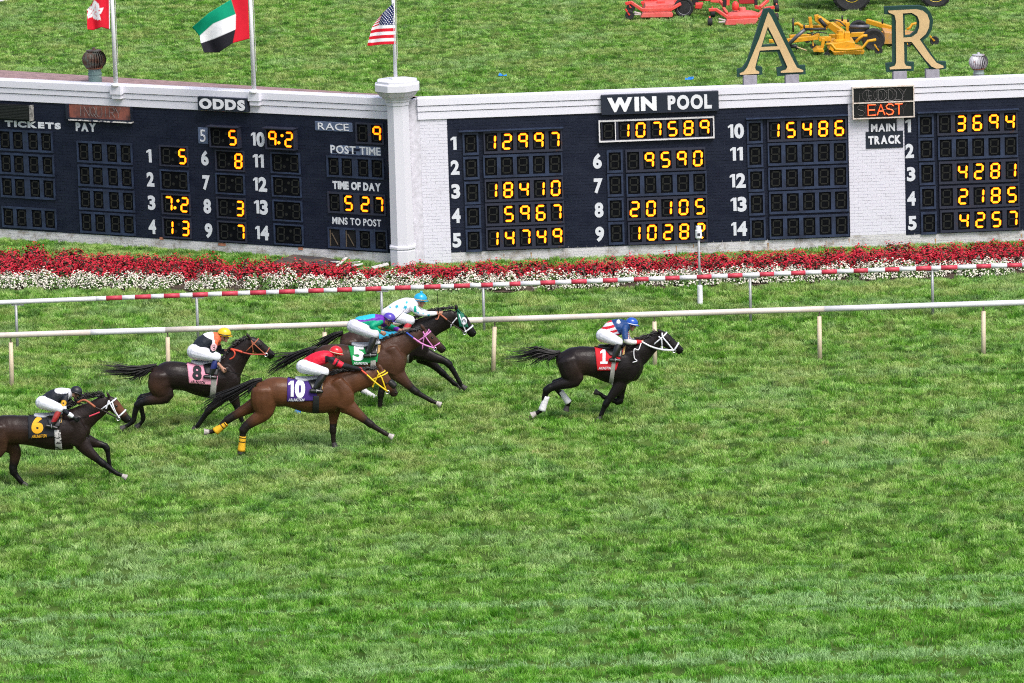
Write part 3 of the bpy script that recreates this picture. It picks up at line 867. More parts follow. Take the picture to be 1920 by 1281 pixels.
cloth_flag = tint_mat('flag_cloth', .7, .2, .06, 10)
def flag(label, ctrl, ss, ts, Y, colour, z2p, wave=.10, group=None, ns=60, nt_=44):
    """cloth through surveyed control points ctrl[col][row] (picture), with folds in depth"""
    C = np.array(ctrl, float)
    def interp(xs, ys, x):
        return np.array([np.interp(x, xs, ys[..., k]) for k in range(2)])
    pts, tint = [], []
    for i in range(ns + 1):
        s = i / ns
        colp = np.array([interp(ss, C[:, j], s) for j in range(C.shape[1])])
        for j in range(nt_ + 1):
            t = j / nt_
            q = interp(ts, colp, t)
            dy = wave * s * math.sin(7.5 * s + 2.0 * t) + wave * .4 * s * math.sin(13 * s - 3 * t)
            p = at(*z2p(*q), Y + dy - .04)
            pts.append(p); tint.append(colour(s, t, q))
    o0 = at(*z2p(*C[0, -1]), Y)
    me = bpy.data.meshes.new('flag')
    fs = [(i * (nt_ + 1) + j, (i + 1) * (nt_ + 1) + j, (i + 1) * (nt_ + 1) + j + 1, i * (nt_ + 1) + j + 1) for i in range(ns) for j in range(nt_)]
    me.from_pydata([p - o0 for p in pts], [], fs)
    at_ = me.color_attributes.new('tint', 'FLOAT_COLOR', 'POINT')
    at_.data.foreach_set('color', np.array([(*c_, 1) for c_ in tint], dtype=np.float32).ravel())
    me.polygons.foreach_set('use_smooth', [True] * len(me.polygons))
    me.materials.append(cloth_flag)
    o = link('flag', me, None, o0)
    md = o.modifiers.new('cloth', 'SOLIDIFY'); md.thickness = .004
    return tag(o, label, 'flag')
RED, WHITE, BLACKC, GREEN_, NAVYC = (.62, .012, .03), (.8, .8, .84), (.016, .015, .022), (.0, .27, .15), (.012, .02, .10)
zz1 = lambda x, y: (x / 4.0, y / 4.0)
zz2 = lambda x, y: (400 + x / 4.0, y / 4.0)
def uae(s, t, q):
    if s < .29: return RED
    return GREEN_ if t < .34 else (WHITE if t < .66 else BLACKC)
flag('red green white and black banded flag on a white pole',
     [[(1856, -70), (1862, 50), (1866, 170), (1872, 290)], [(1735, -5), (1770, 110), (1768, 218), (1745, 325)], [(1570, 95), (1600, 180), (1600, 290), (1640, 395)], [(1440, 205), (1497, 272), (1506, 322), (1530, 395)]],
     [0, .29, .68, 1], [0, .34, .66, 1], P2.y, uae, zz1)
def hk(s, t, q):
    x, y = q[0] - 706, q[1] - 86
    for a, l in ((-20, 75), (52, 82), (130, 72), (200, 70), (270, 86)):
        ca, sa = math.cos(math.radians(a)), math.sin(math.radians(a))
        u_, v_ = (x * ca + y * sa) / l, (-x * sa + y * ca) / l
        if 0.02 < u_ < 1 and abs(v_ - .12 * math.sin(math.pi * u_)) < .33 * math.sin(math.pi * min(1, u_ ** .8)):
            if abs(v_ - .10) < .025 and u_ < .62: return RED
            return WHITE
    if s < .035: return WHITE
    return RED
flag('red flag with a white five petal flower on a white pole',
     [[(822, -170), (822, 30), (824, 222)], [(760, -120), (765, 50), (760, 205)], [(700, 5), (675, 55), (700, 228)], [(690, 30), (652, 75), (655, 222)]],
     [0, .45, .85, 1], [0, .5, 1], P1.y, hk, zz1, .07)
def usf(s, t, q):
    if t < .54 and s < .82:
        gx, gy = s / .82 * 6, t / .54 * 9
        k = int(gy * 1.0)
        fx = (gx + (.5 if k % 2 else 0)) % 1.0
        fy = gy % 1.0
        if (fx - .5) ** 2 * 1.3 + (fy - .5) ** 2 < .07: return WHITE
        return NAVYC
    return RED if int(t * 13 - 1e-6) % 2 == 0 else WHITE
flag('star spangled flag with red and white stripes on the column pole',
     [[(1352, 22), (1360, 185), (1366, 332)], [(1300, 70), (1290, 188), (1262, 335)], [(1262, 108), (1238, 190), (1180, 345)], [(1235, 140), (1190, 205), (1155, 343)]],
     [0, .45, .82, 1], [0, .54, 1], P3.y, usf, zz2, .08, ns=80, nt_=104)

# ------------------------------------------------------------------ rails
rail_cream = mat('cream_white_rail', (0.64, 0.58, 0.54), 0.4, color2=(0.54, 0.46, 0.41), scale=1.2, stretch=(1, 1, 1), lo=.35, hi=.55)
rail_white = mat('white_rail_paint', (0.66, 0.65, 0.70), 0.4, var=.05, scale=3)
rail_red = mat('faded_red_rail_paint', (0.50, 0.045, 0.075), 0.45, var=.15, scale=5)
post_cream = mat('cream_post', (0.66, 0.56, 0.42), 0.6, color2=(0.5, 0.40, 0.28), scale=4, stretch=(1, 1, .5))
galv = mat('galvanised_post', (0.36, 0.37, 0.38), 0.45, color2=(0.26, 0.27, 0.28), scale=6, metal=.3)
bracket = mat('bracket_steel', (0.16, 0.13, 0.11), 0.5, metal=.5)
G0, G1 = ground(22, 728), ground(1844, 666)
def near_y(x): return G0.y + (G1.y - G0.y) * (x - G0.x) / (G1.x - G0.x)
nr = tag(empty('running_rail', (0, near_y(0), 0)), 'near white rail on cream posts between the horses and the striped rail', 'rail')
def near_at(px, py):
    Y = near_y(0)
    for _ in range(4): Y = near_y(at(px, py, Y).x)
    return at(px, py, Y)
base0 = Vector((0, near_y(0), 0))
rp = [near_at(-230, 636.5), near_at(0, 629), near_at(520, 612), near_at(905, 600), near_at(1400, 584), near_at(1920, 567.5), near_at(2150, 560)]
jx = [-230, 170, 310, 905, 1545, 2150]
def on_rail(px):
    py = np.interp(px, [-230, 0, 520, 905, 1400, 1920, 2150], [636.5, 629, 612, 600, 584, 567.5, 560])
    return near_at(px, py)
for i in range(len(jx) - 1):
    n = 8
    pts = [on_rail(jx[i] + (jx[i + 1] - jx[i]) * k / n) - base0 for k in range(n + 1)]
    b = MB(); b.tube(pts, .062 + .001 * (i % 2), 14)
    b.build('rail_section', rail_white if i in (1, 4) else rail_cream, nr, smooth=True)
for px_b, py_b, px_t in ((-285, 738, -283), (22, 728, 20), (317, 715, 314), (611, 706, 608), (924, 699, 928), (1228, 688, 1227), (1537, 676, 1536), (1844, 666, 1844), (2140, 656, 2140)):
    g = ground(px_b, py_b)
    top = on_rail(px_t)
    g = Vector((g.x, near_y(g.x), 0))
    t = top - base0; g = g - base0
    m_ = g.lerp(t, .86)
    b = MB(); b.tube([g + Vector((0, 0, -.15)), m_], [.052, .046], 10); b.build('post', post_cream, nr, smooth=True)
    b = MB(); b.tube([m_ + Vector((0, 0, -.03)), t], .016, 8); b.build('bracket', bracket, nr)
F0, F1 = ground(33, 655), ground(1749, 593)
def far_y(x): return F0.y + (F1.y - F0.y) * (x - F0.x) / (F1.x - F0.x)
def far_at(px, py):
    Y = far_y(0)
    for _ in range(4): Y = far_y(at(px, py, Y).x)
    return at(px, py, Y)
fr = tag(empty('striped_rail', (0, far_y(0), 0)), 'far rail with red and white bands on thin grey posts', 'rail')
fb = Vector((0, far_y(0), 0))
def on_far(px):
    return far_at(px, np.interp(px, [-200, 0, 198, 420, 900, 1280, 1560, 1920, 2120], [573, 567.5, 559.5, 551, 535, 521, 509.5, 497, 490]))
reds = [(199, 229), (253, 283), (307, 337), (361, 390), (416, 446), (469, 499), (523, 553), (578, 607), (632, 660), (685, 715), (740, 770), (795, 826), (851, 881), (902, 924), (955, 976), (1013, 1041), (1071, 1100), (1130, 1158), (1188, 1216), (1247, 1274), (1306, 1334), (1364, 1392), (1424, 1451), (1483, 1510), (1540, 1569), (1600, 1627), (1659, 1686), (1717, 1746), (1764, 1795), (1830, 1858), (1888, 1916), (1946, 1974), (2004, 2032)]
cuts = [(-200, 180, 0), (180, 199, 0)]
for i, (a, d) in enumerate(reds):
    cuts.append((a, d, 1))
    cuts.append((d, reds[i + 1][0] if i + 1 < len(reds) else 2100, 0))
for a, d, k in cuts:
    n = 2 if d - a < 60 else 8
    b = MB(); b.tube([on_far(a + (d - a) * i / n) - fb for i in range(n + 1)], .053, 12)
    b.build('red_band' if k else 'white_band', rail_red if k else rail_white, fr, smooth=True)
for px, pb in ((-310, 668), (33, 655), (371, 645), (717, 634), (908, 624), (1408, 607), (1749, 593), (2060, 582)):
    g = ground(px, pb); g = Vector((g.x, far_y(g.x), 0))
    t = on_far(px if px > -200 else -195)
    b = MB(); b.tube([g - fb + Vector((0, 0, -.1)), Vector((g.x * .8 + t.x * .2, t.y, t.z - .05)) - fb], .032, 10); b.build('post', galv, fr, smooth=True)
    b = MB(); b.box(-.13, .13, -.03, .03, -.02, .0); b.build('saddle_plate', galv, fr, t - fb + Vector((0, 0, -.055)))

# furlong marker pole with a camera head
mp = ground(1313, 571)
mk = tag(empty('marker_pole', mp), 'thin grey pole with white sleeve and white box behind the striped rail', 'pole')
b = MB(); b.lathe([(.062, -.1), (.06, .42), (.055, .44)], 12); b.build('sleeve', pole_white, mk, smooth=False)
htop = at(1311.5, 448, mp.y).z
b = MB(); b.tube([(0, 0, .3), (0, 0, htop)], .028, 10); b.build('pipe', galv, mk, smooth=True)
b = MB(); b.lathe([(.055, htop), (.075, htop + .03), (.075, htop + .2), (.06, htop + .21), (.06, htop + .29), (.02, htop + .30)], 12); b.build('lamp_head', pole_white, mk)
b = MB(); b.box(-.03, .03, -.078, -.07, htop + .08, htop + .14); b.build('lens', mat('dark_lens', (.05, .05, .06), .3), mk)

# ------------------------------------------------------------------ flower bed
def bed_front(x):      # Y of the front edge
    return float(np.interp(x, [-14, -11.5, -7, -3, 0, 5, 12, 16], [117.6, 117.2, 116.3, 115.5, 115.0, 114.9, 115.0, 115.2]))
def bed_back(x):
    return float(np.interp(x, [-14, -11.5, -8.5, -5, -2.8, 0, 5, 12, 16], [121.3, 120.9, 119.6, 117.5, 116.7, 116.9, 117.3, 117.9, 118.2]))
soil = mat('bed_soil', (0.055, 0.036, 0.024), 0.95, var=.5, scale=9, bump=1.0, bump_scale=30)
xs = np.linspace(-15, 15, 61)
b = MB()
vs = []
for x in xs: vs += [(x, bed_front(x) - .1, .012), (x, (bed_front(x) + bed_back(x)) / 2, .05), (x, bed_back(x) + .15, .012)]
fs = []
for i in range(60):
    fs += [(3 * i, 3 * i + 3, 3 * i + 4, 3 * i + 1), (3 * i + 1, 3 * i + 4, 3 * i + 5, 3 * i + 2)]
b.add(vs, fs)
tag(b.build('flower_bed_soil', soil), kind='structure')
def leaf_mat(name, c1, c2):
    m = mat(name, c1, .5, color2=c2, scale=25, lo=.35, hi=.65, spec=.4)
    return m
bronze = leaf_mat('bronze_begonia_leaf', (0.085, 0.022, 0.020), (0.05, 0.045, 0.018))
green_leaf = leaf_mat('green_begonia_leaf', (0.10, 0.19, 0.03), (0.05, 0.11, 0.02))
red_petal = leaf_mat('red_petal', (0.58, 0.007, 0.030), (0.38, 0.006, 0.022))
white_petal = leaf_mat('white_petal', (0.80, 0.74, 0.66), (0.66, 0.62, 0.52))
def plant_proto(R, Hh, nl, nf, fsize, lm, pm, seed):
    r_ = random.Random(seed)
    lf, bl = MB(), MB()
    def leaf(mb, p, nrm, size, k):
        nrm = nrm.normalized()
        a = nrm.orthogonal().normalized()
        a = (Matrix.Rotation(r_.uniform(0, 6.28), 3, nrm) @ a)
        c_ = nrm.cross(a)
        if k == 'leaf':
            mb.add([p - a * size, p + c_ * size * .6 + nrm * size * .2, p + a * size, p - c_ * size * .6 + nrm * size * .2], [(0, 1, 2, 3)])
        else:
            n = 5
            top = p + nrm * size * .45
            ring = [p + (a * math.cos(6.283 * i / n) + c_ * math.sin(6.283 * i / n)) * size * (1 if i % 2 else .7) for i in range(n)]
            mb.add([top] + ring, [(0, 1 + i, 1 + (i + 1) % n) for i in range(n)])
    def shell(f0, f1):
        az, cz = r_.uniform(0, 6.283), r_.uniform(.0, 1)
        sz = math.sqrt(1 - cz * cz)
        k = r_.uniform(f0, f1) * (1 + .18 * math.sin(3 * az + seed) + .1 * math.sin(7 * az))
        d = Vector((sz * math.cos(az), sz * math.sin(az), cz))
        return Vector((d.x * R * k, d.y * R * k, .03 + d.z * Hh * k)), d
    for _ in range(nl):
        p, d = shell(.45, 1.0)
        leaf(lf, p, d + Vector((r_.uniform(-.6, .6), r_.uniform(-.6, .6), r_.uniform(0, .8))), r_.uniform(.03, .055), 'leaf')
    for _ in range(nf):
        p, d = shell(.92, 1.13)
        leaf(bl, p, d + Vector((r_.uniform(-.5, .5), r_.uniform(-.5, .5) - .2, r_.uniform(0, .6))), fsize * r_.uniform(.7, 1.25), 'flower')
    st = MB()
    for _ in range(5):
        a = r_.uniform(0, 6.28)
        st.tube([(0, 0, -.02), (R * .5 * math.cos(a), R * .5 * math.sin(a), Hh * .6)], [.008, .005], 4)
    lf.add(st.v, st.f)
    return lf.mesh('foliage', lm), bl.mesh('blossoms', pm)
RP = [plant_proto(.25, .30, 190, 165, .027, bronze, red_petal, s) for s in range(5)]
WP = [plant_proto(.26, .25, 140, 185, .025, green_leaf, white_petal, s + 20) for s in range(5)]
GP = [plant_proto(.20, .22, 120, 0, .02, green_leaf, white_petal, 40)]
def plant(kind, x, y, s):
    me, bl = random.choice({'r': RP, 'w': WP, 'g': GP}[kind])
    nm = {'r': 'red_begonia', 'w': 'white_begonia', 'g': 'leafy_weed'}[kind]
    o = link(nm, me, None, (x, y, .02), random.uniform(0, 6.28))
    o.scale = (s, s, s * random.uniform(.85, 1.15))
    if kind != 'g': link('blossoms', bl, o)
    if kind == 'r': tag(o, 'red flowering begonia with bronze leaves in the bed below the tote board', 'flower', 'red begonias in the bed')
    elif kind == 'w': tag(o, 'white flowering begonia mound in the front rows of the bed', 'flower', 'white begonias in the bed')
    else: tag(o, 'leafy green plant without blossoms among the white begonias', 'plant', 'green plants in the bed')
nred = 0
x = -13.4
while x < 13.4:
    f0, f1 = bed_front(x), bed_back(x)
    d0 = f0 + .95
    n = max(3, int(round((f1 - d0) / .47)))
    for k in range(n):
        y = d0 + (f1 - d0) * (k + .35) / n + random.uniform(-.1, .1)
        if random.random() < .04: continue
        plant('r', x + random.uniform(-.11, .11), y, random.uniform(.85, 1.2)); nred += 1
    for k in range(2):
        xx, yy = x + random.uniform(-.1, .1) + .2 * k, f0 + .18 + .46 * k + random.uniform(-.08, .08)
        thin = .12 if x > -4 else .3
        if random.random() < thin:
            if random.random() < .4: plant('g', xx, yy, random.uniform(.6, 1.1))
            continue
        plant('w', xx, yy, random.uniform(.72, 1.1))
    x += .385
print('red plants', nred)

# ------------------------------------------------------------------ litter by the column and on the infield
mat_dark = mat('muddy_rubber_mat', (0.045, 0.042, 0.048), 0.8, color2=(0.13, 0.085, 0.055), scale=2.5, lo=.4, hi=.6, bump=.6)
g = [ground(*p) for p in ((505, 500), (548, 487), (615, 489), (645, 497), (612, 506), (560, 506))]
c0 = sum(g, Vector()) / len(g)
b = MB(); n = len(g)
b.add([p - c0 for p in g] + [(p - c0) * .92 + Vector((0, 0, .11 + .03 * math.sin(i * 2))) for i, p in enumerate(g)], [tuple(range(n, 2 * n))] + [(i, (i + 1) % n, n + (i + 1) % n, n + i) for i in range(n)])
tag(b.build('rubber_mat', mat_dark, None, c0), 'dark muddy mat lying on the grass below the left wing', 'mat')
board_w = mat('flaking_white_board', (0.62, 0.6, 0.58), 0.8, color2=(0.22, 0.17, 0.13), scale=7, lo=.36, hi=.46)
for lab, p, q, w_, zz in (('narrow broken white board at the edge of the dark mat', (613, 492), (634, 499), .10, .10), ('broken white board leaning across the rubble near the column', (632, 500), (650, 494), .06, .14), ('broken white board pointing at the column foot', (650, 494), (674, 500), .05, .12), ('wide flat broken board beside the leaning pieces', (648, 499), (675, 501), .28, .06), ('pale flat board lying at the foot of the column', (698, 503), (728, 501), .22, .08)):
    a, d = ground(*p, .05), ground(*q, .05)
    m_ = (a + d) / 2
    bb_ = MB(); bb_.beam(a - m_ + Vector((0, 0, -.03)), d - m_ + Vector((0, 0, zz - .04)), w_, .025)
    tag(bb_.build('broken_board', board_w, None, (m_.x, m_.y, .09)), lab, 'board')
blue_pl = mat('blue_plastic', (0.02, 0.20, 0.62), 0.4)
for lab, px, py in (('small blue plastic scrap on the open grass behind the wall', 943, 146), ('small blue plastic scrap on bare soil below the letter A', 1293, 153)):
    p = ground(px, py)
    bm_ = MB()
    rr = random.Random(px)
    vs = [(.06 * (i - 2) + rr.uniform(-.03, .03), rr.uniform(-.06, .06) + .06 * j, .02 + .09 * rr.random() * (1 - abs(j))) for j in (-1, 0, 1) for i in range(5)]
    bm_.add(vs, [(5 * j + i, 5 * j + i + 1, 5 * j + i + 6, 5 * j + i + 5) for j in range(2) for i in range(4)])
    o = bm_.build('plastic_scrap', blue_pl, None, (p.x, p.y, .05)); o.modifiers.new('sheet', 'SOLIDIFY').thickness = .006
    tag(o, lab, 'litter')
# ------------------------------------------------------------------ grounds machinery on the infield
tyre = mat('tyre_rubber', (0.017, 0.017, 0.019), 0.75, var=.4, scale=6, bump=.3)
yel = mat('mower_yellow', (0.62, 0.30, 0.012), 0.45, color2=(0.36, 0.17, 0.02), scale=5, lo=.30, hi=.45)
redp = mat('mower_red', (0.70, 0.05, 0.04), 0.4, color2=(0.66, 0.11, 0.09), scale=2.2, lo=.36, hi=.6)
pinkp = mat('sun_faded_red_deck', (0.66, 0.16, 0.14), 0.5, color2=(0.66, 0.085, 0.075), scale=3)
blk = mat('black_steel', (0.02, 0.02, 0.022), 0.5)
grey_rim = mat('grey_wheel_rim', (0.34, 0.33, 0.38), 0.4, metal=.2)
hub_red = mat('hub_red', (0.25, 0.03, 0.03), 0.5)
shaft_grey = mat('shaft_grey', (0.12, 0.12, 0.14), 0.4, metal=.4)
tgreen = mat('tractor_green', (0.010, 0.11, 0.022), 0.35)
tyellow = mat('tractor_wheel_yellow', (0.70, 0.52, 0.012), 0.4, var=.08)
wheat = mat('pale_wood', (.5, .36, .2), .8)
def wheel(parent, c, r, w, rim_m, rim_r=.62, lugs=0, axis='Y', hub=None, name='wheel'):
    """tyre with its rim as sub-part; c local to the parent"""
    b = MB()
    a = rim_r * r
    b.lathe([(a, -w * .42), (r * .86, -w * .5), (r * .97, -w * .42), (r, -w * .2), (r, w * .2), (r * .97, w * .42), (r * .86, w * .5), (a, w * .42)], 32, axis=axis)
    if lugs:
        for k in range(lugs):
            an = 2 * math.pi * k / lugs
            for sgn in (-1, 1):
                p = Vector((r * .985 * math.cos(an), sgn * w * .05, r * .985 * math.sin(an)))
                q = Vector((r * .97 * math.cos(an + .16), sgn * w * .46, r * .97 * math.sin(an + .16)))
                b.beam(p, q, r * .07, r * .07, up=p)
    t = b.build(name, tyre, parent, c, smooth=False)
    b = MB()
    b.lathe([(.001, -w * .10), (a * .30, -w * .12), (a * .35, -w * .2), (a * .6, -w * .16), (a * .85, -w * .34), (a * .99, -w * .44), (a * .99, w * .44), (.001, w * .3)], 24, axis=axis)
    rm = b.build('rim', rim_m, t)
    if hub:
        b = MB(); b.lathe([(.001, -w * .36), (a * .28, -w * .34), (a * .3, -w * .1)], 12, axis=axis); b.build('hub', hub, t)
    return t
class Rig:
    """parts laid out from surveyed side-view points at a given distance"""
    def __init__(s, name, label, cat, base, zoom):
        s.o = Vector(base); s.z = zoom
        s.root = tag(empty(name, s.o), label, cat)
    def p(s, x, y, Y): return at(*s.z(x, y), Y) - s.o
    def beams(s, name, m, segs, w, h):
        for a, d, Y0, Y1 in segs:
            b = MB(); b.beam(s.p(*a, Y0), s.p(*d, Y1), w, h); bevel(b.build(name, m, s.root), .012, 1)
    def tube(s, name, m, pts, Y, r):
        b = MB(); b.tube([s.p(x, y, Y + (k[0] if k else 0)) for x, y, *k in pts], r, 8); b.build(name, m, s.root, smooth=True)
    def caster(s, x, y, Y, r, m, arm, w=None, axis='Y'):
        c = s.p(x, y, Y)
        c.z = max(c.z, r)
        wheel(s.root, c, r, w or r * .7, blk, .5, axis=axis, name='caster_wheel')
        b = MB()
        a = s.p(*arm, Y)
        b.beam(a, c + Vector((0, -r * .45, 0)), r * .35, r * .25); b.beam(a, c + Vector((0, r * .45, 0)), r * .35, r * .25)
        b.build('caster_fork', m, s.root)
    def plate(s, name, m, poly, Y0, Y1):
        pts = [s.p(x, y, Y0) for x, y in poly]
        b = MB(); b.prism([(p.x, p.z) for p in pts], 0, Y1 - Y0)
        bevel(b.build(name, m, s.root, (0, Y0 - s.o.y, 0)), .015, 1)

# --- yellow gang mower
Yy = ground(1560, 108).y
rig = Rig('gang_mower', 'yellow tractor drawn gang mower standing behind the letters A and R', 'mower', ground(1590, 104), lambda x, y: (1400 + x / 4.8, y / 4.8))
rig.plate('deck', yel, [(790, 500), (1050, 492), (1065, 462), (985, 452), (800, 470), (760, 455)], Yy + .1, Yy + 1.5)
rig.plate('deck_top', yel, [(735, 455), (980, 440), (975, 385), (900, 372), (760, 400)], Yy + .35, Yy + 1.6)
rig.plate('deck_wing', yel, [(600, 470), (700, 475), (690, 440), (640, 440)], Yy + .3, Yy + 1.0)
b = MB(); c_ = rig.p(840, 390, Yy + .9); b.lathe([(.22, 0), (.22, .10), (.15, .14), (.15, .28), (.09, .30), (.09, .38)], 14, center=c_); b.build('gearbox', yel, rig.root)
b = MB(); c_ = rig.p(905, 375, Yy + .9); b.box(c_.x - .09, c_.x + .09, c_.y - .1, c_.y + .1, c_.z, c_.z + .3); bevel(b.build('gear_cover', yel, rig.root), .02)
rig.tube('bumper', yel, [(712, 400), (760, 396), (800, 446), (900, 450), (1040, 436), (1092, 370), (1165, 358)], Yy, .045)
rig.tube('lift_arm', yel, [(980, 380), (1020, 340), (1050, 322), (1085, 322)], Yy + .6, .045)
rig.tube('rear_guard', yel, [(1440, 265), (1470, 250), (1490, 218), (1540, 208)], Yy + 2.5, .04)
rig.beams('frame_beam', yel, [((350, 372), (640, 336), Yy + .9, Yy + 1.0), ((385, 335), (655, 322), Yy + 1.7, Yy + 1.8), ((925, 315), (1290, 300), Yy + 2.2, Yy + 2.4), ((650, 350), (760, 350), Yy + 1.0, Yy + 1.0), ((1080, 190), (1310, 258), Yy + 3.2, Yy + 2.8), ((500, 250), (720, 245), Yy + 2.4, Yy + 2.6), ((740, 330), (930, 330), Yy + 1.9, Yy + 1.9)], .14, .14)
rig.beams('boom', yel, [((610, 165), (650, 160), Yy + 2.3, Yy + 2.3), ((635, 165), (735, 232), Yy + 2.3, Yy + 2.1), ((750, 222), (860, 300), Yy + 1.6, Yy + 1.4), ((855, 290), (860, 345), Yy + 1.4, Yy + 1.2)], .16, .2)
rig.beams('upright', yel, [((568, 152), (584, 285), Yy + 1.2, Yy + 1.2), ((905, 205), (908, 290), Yy + 1.8, Yy + 1.8), ((485, 225), (500, 270), Yy + 1.9, Yy + 1.9), ((690, 345), (680, 430), Yy + .6, Yy + .6)], .10, .12)
rig.plate('engine_cover', yel, [(790, 245), (930, 235), (925, 200), (810, 195)], Yy + 2.0, Yy + 2.6)
rig.tube('lift_arm', yel, [(425, 222), (460, 210), (490, 232), (500, 250)], Yy + 1.6, .05)
rig.tube('drive_shaft', shaft_grey, [(378, 402), (450, 330), (522, 268)], Yy + .4, .055)
rig.tube('drive_shaft', blk, [(522, 264), (620, 264), (712, 262)], Yy + .9, .045)
rig.tube('drive_shaft', shaft_grey, [(930, 240), (1020, 242), (1105, 240)], Yy + 1.7, .06)
rig.tube('hydraulic_ram', blk, [(655, 170), (690, 215), (715, 240)], Yy + 1.6, .06)
rig.tube('hose', blk, [(740, 190), (790, 180), (840, 195), (900, 250), (940, 300)], Yy + 1.9, .02)
rig.tube('hose', blk, [(540, 300), (600, 310), (640, 290), (720, 300)], Yy + 1.2, .018)
for x, y0, y1 in ((418, 165, 290), (860, 140, 190), (912, 172, 200), (1222, 170, 215), (518, 222, 270), (705, 340, 390), (590, 290, 380)):
    rig.tube('pin', blk, [(x, y1), (x, y0)], Yy + 1.2, .028)
for (x, y, r_, dY) in ((1140, 330, .345, 1.2), (1010, 255, .33, 3.4)):
    c_ = rig.p(x, y, Yy + dY); c_.z = r_ * .98
    wheel(rig.root, c_, r_, .26, blk, .55, hub=shaft_grey)
rig.caster(722, 492, Yy + .05, .085, blk, (735, 440))
rig.caster(1188, 455, Yy + .35, .12, yel, (1150, 400))
rig.caster(598, 415, Yy + 1.0, .09, yel, (595, 365))
rig.caster(545, 360, Yy + 2.3, .10, blk, (540, 325))
rig.caster(1690, 368, Yy + 1.9, .14, yel, (1650, 325))
rig.caster(1445, 400, Yy + 1.5, .10, yel, (1430, 350))
rig.plate('rear_deck', mat('worn_orange_deck', (.38, .22, .13), .6, color2=(.55, .27, .03), scale=3), [(1235, 400), (1560, 395), (1550, 330), (1240, 290)], Yy + 1.8, Yy + 3.0)
rig.beams('drawbar', yel, [((200, 370), (390, 365), Yy + 1.2, Yy + 1.2)], .12, .1)
rig.tube('jack', blk, [(385, 420), (440, 415), (460, 440)], Yy + .5, .06)
rig.tube('stick', wheat, [(452, 424), (540, 456)], Yy + .1, .02)

# --- two red rotary mowers
zr_ = lambda x, y: (1150 + x / 5.818, y / 5.818)
Y1 = ground(1235, 36).y
rg = Rig('rotary_mower', 'red rotary mower with one large black wheel at the top edge', 'mower', ground(1250, 36), zr_)
rg.plate('deck', pinkp, [(296, 195), (640, 190), (655, 165), (640, 138), (322, 142)], Y1 - .1, Y1 + .25)
rg.plate('deck_top', pinkp, [(330, 120), (680, 105), (670, 40), (350, 62)], Y1 + .3, Y1 + 1.5)
rg.beams('frame_beam', redp, [((130, 42), (195, 28), Y1 + .1, Y1 + .1), ((185, 22), (330, 118), Y1 + .1, Y1), ((318, 108), (625, 102), Y1, Y1), ((615, 110), (735, 40), Y1, Y1 + .1), ((300, 30), (700, 22), Y1 + 1.2, Y1 + 1.2), ((330, 30), (330, 90), Y1 + 1.2, Y1 + 1.2), ((860, 0), (1060, -5), Y1 + 1.5, Y1 + 1.5)], .09, .10)
rg.plate('housing', redp, [(320, 10), (1010, 5), (1000, -60), (340, -55)], Y1 + 1.3, Y1 + 2.2)
rg.plate('hitch_block', redp, [(890, 95), (960, 100), (985, 40), (900, 45)], Y1 + .5, Y1 + .9)
rg.plate('deck_hub', redp, [(470, 70), (570, 68), (560, 10), (480, 12)], Y1 + .6, Y1 + .9)
rg.beams('skid', mat('pale_steel', (.5, .42, .42), .5), [((228, 132), (300, 150), Y1 - .05, Y1), ((228, 158), (298, 160), Y1 - .05, Y1)], .05, .05)
rg.caster(178, 165, Y1 - .05, .145, redp, (132, 100), .12)
rg.caster(190, 85, Y1 + 1.5, .14, redp, (160, 30), .12)
c_ = rg.p(770, 115, Y1 + .25); c_.z = .315
wheel(rg.root, c_, .315, .24, grey_rim, .68, hub=hub_red)
rg.plate('engine', blk, [(860, 60), (930, 60), (930, -20), (860, -20)], Y1 + 1.2, Y1 + 1.7)
Y2 = ground(1375, 47).y
rg = Rig('rotary_mower', 'red rotary mower with a pink domed deck close to the letter A', 'mower', ground(1390, 46), zr_)
rg.plate('deck', pinkp, [(1215, 278), (1545, 268), (1585, 215), (1570, 198), (1240, 215)], Y2 - .1, Y2 + .25)
b = MB(); c_ = rg.p(1410, 150, Y2 + .9); b.lathe([(.55, -.10), (.52, 0), (.40, .05), (.12, .09), (.10, .2), (.001, .22)], 20, center=c_, scale=(1, 1.3)); b.build('deck_dome', pinkp, rg.root)
b = MB(); c_ = rg.p(1332, 70, Y2 + .9); b.lathe([(.10, -.12), (.115, 0), (.10, .10), (.05, .16), (.001, .17)], 14, center=c_); b.build('gearbox', redp, rg.root, smooth=True)
rg.beams('frame_beam', redp, [((1040, 108), (1125, 108), Y2 + .1, Y2 + .1), ((1112, 100), (1262, 200), Y2 + .1, Y2), ((1250, 190), (1565, 182), Y2, Y2), ((1555, 190), (1665, 92), Y2, Y2 + .2), ((1650, 95), (1755, 80), Y2 + .2, Y2 + .3), ((1060, 10), (1170, 15), Y2 + 1.6, Y2 + 1.6), ((1160, 10), (1215, 75), Y2 + 1.6, Y2 + 1.4), ((1550, 75), (1610, 90), Y2 + 1.3, Y2 + 1.1), ((1600, 80), (1690, 0), Y2 + 1.1, Y2 + 1.3), ((1240, 150), (1200, 90), Y2 + .8, Y2 + 1)], .09, .10)
rg.plate('housing', mat('dark_red_housing', (.32, .02, .025), .5), [(1370, 45), (1540, 42), (1545, -30), (1365, -25)], Y2 + 1.6, Y2 + 2.2)
rg.plate('housing', redp, [(1040, 10), (1700, -5), (1700, -70), (1040, -60)], Y2 + 1.9, Y2 + 2.6)
for x, y0, y1 in ((1215, 75, -10), (1555, 75, -15), (1250, 60, -20)):
    rg.beams('spindle_post', blk if y0 == 75 else redp, [((x, y0), (x, y1), Y2 + 1.4, Y2 + 1.4)], .10, .10)
rg.caster(1055, 240, Y2 - .05, .13, redp, (1050, 180), .15, 'X')
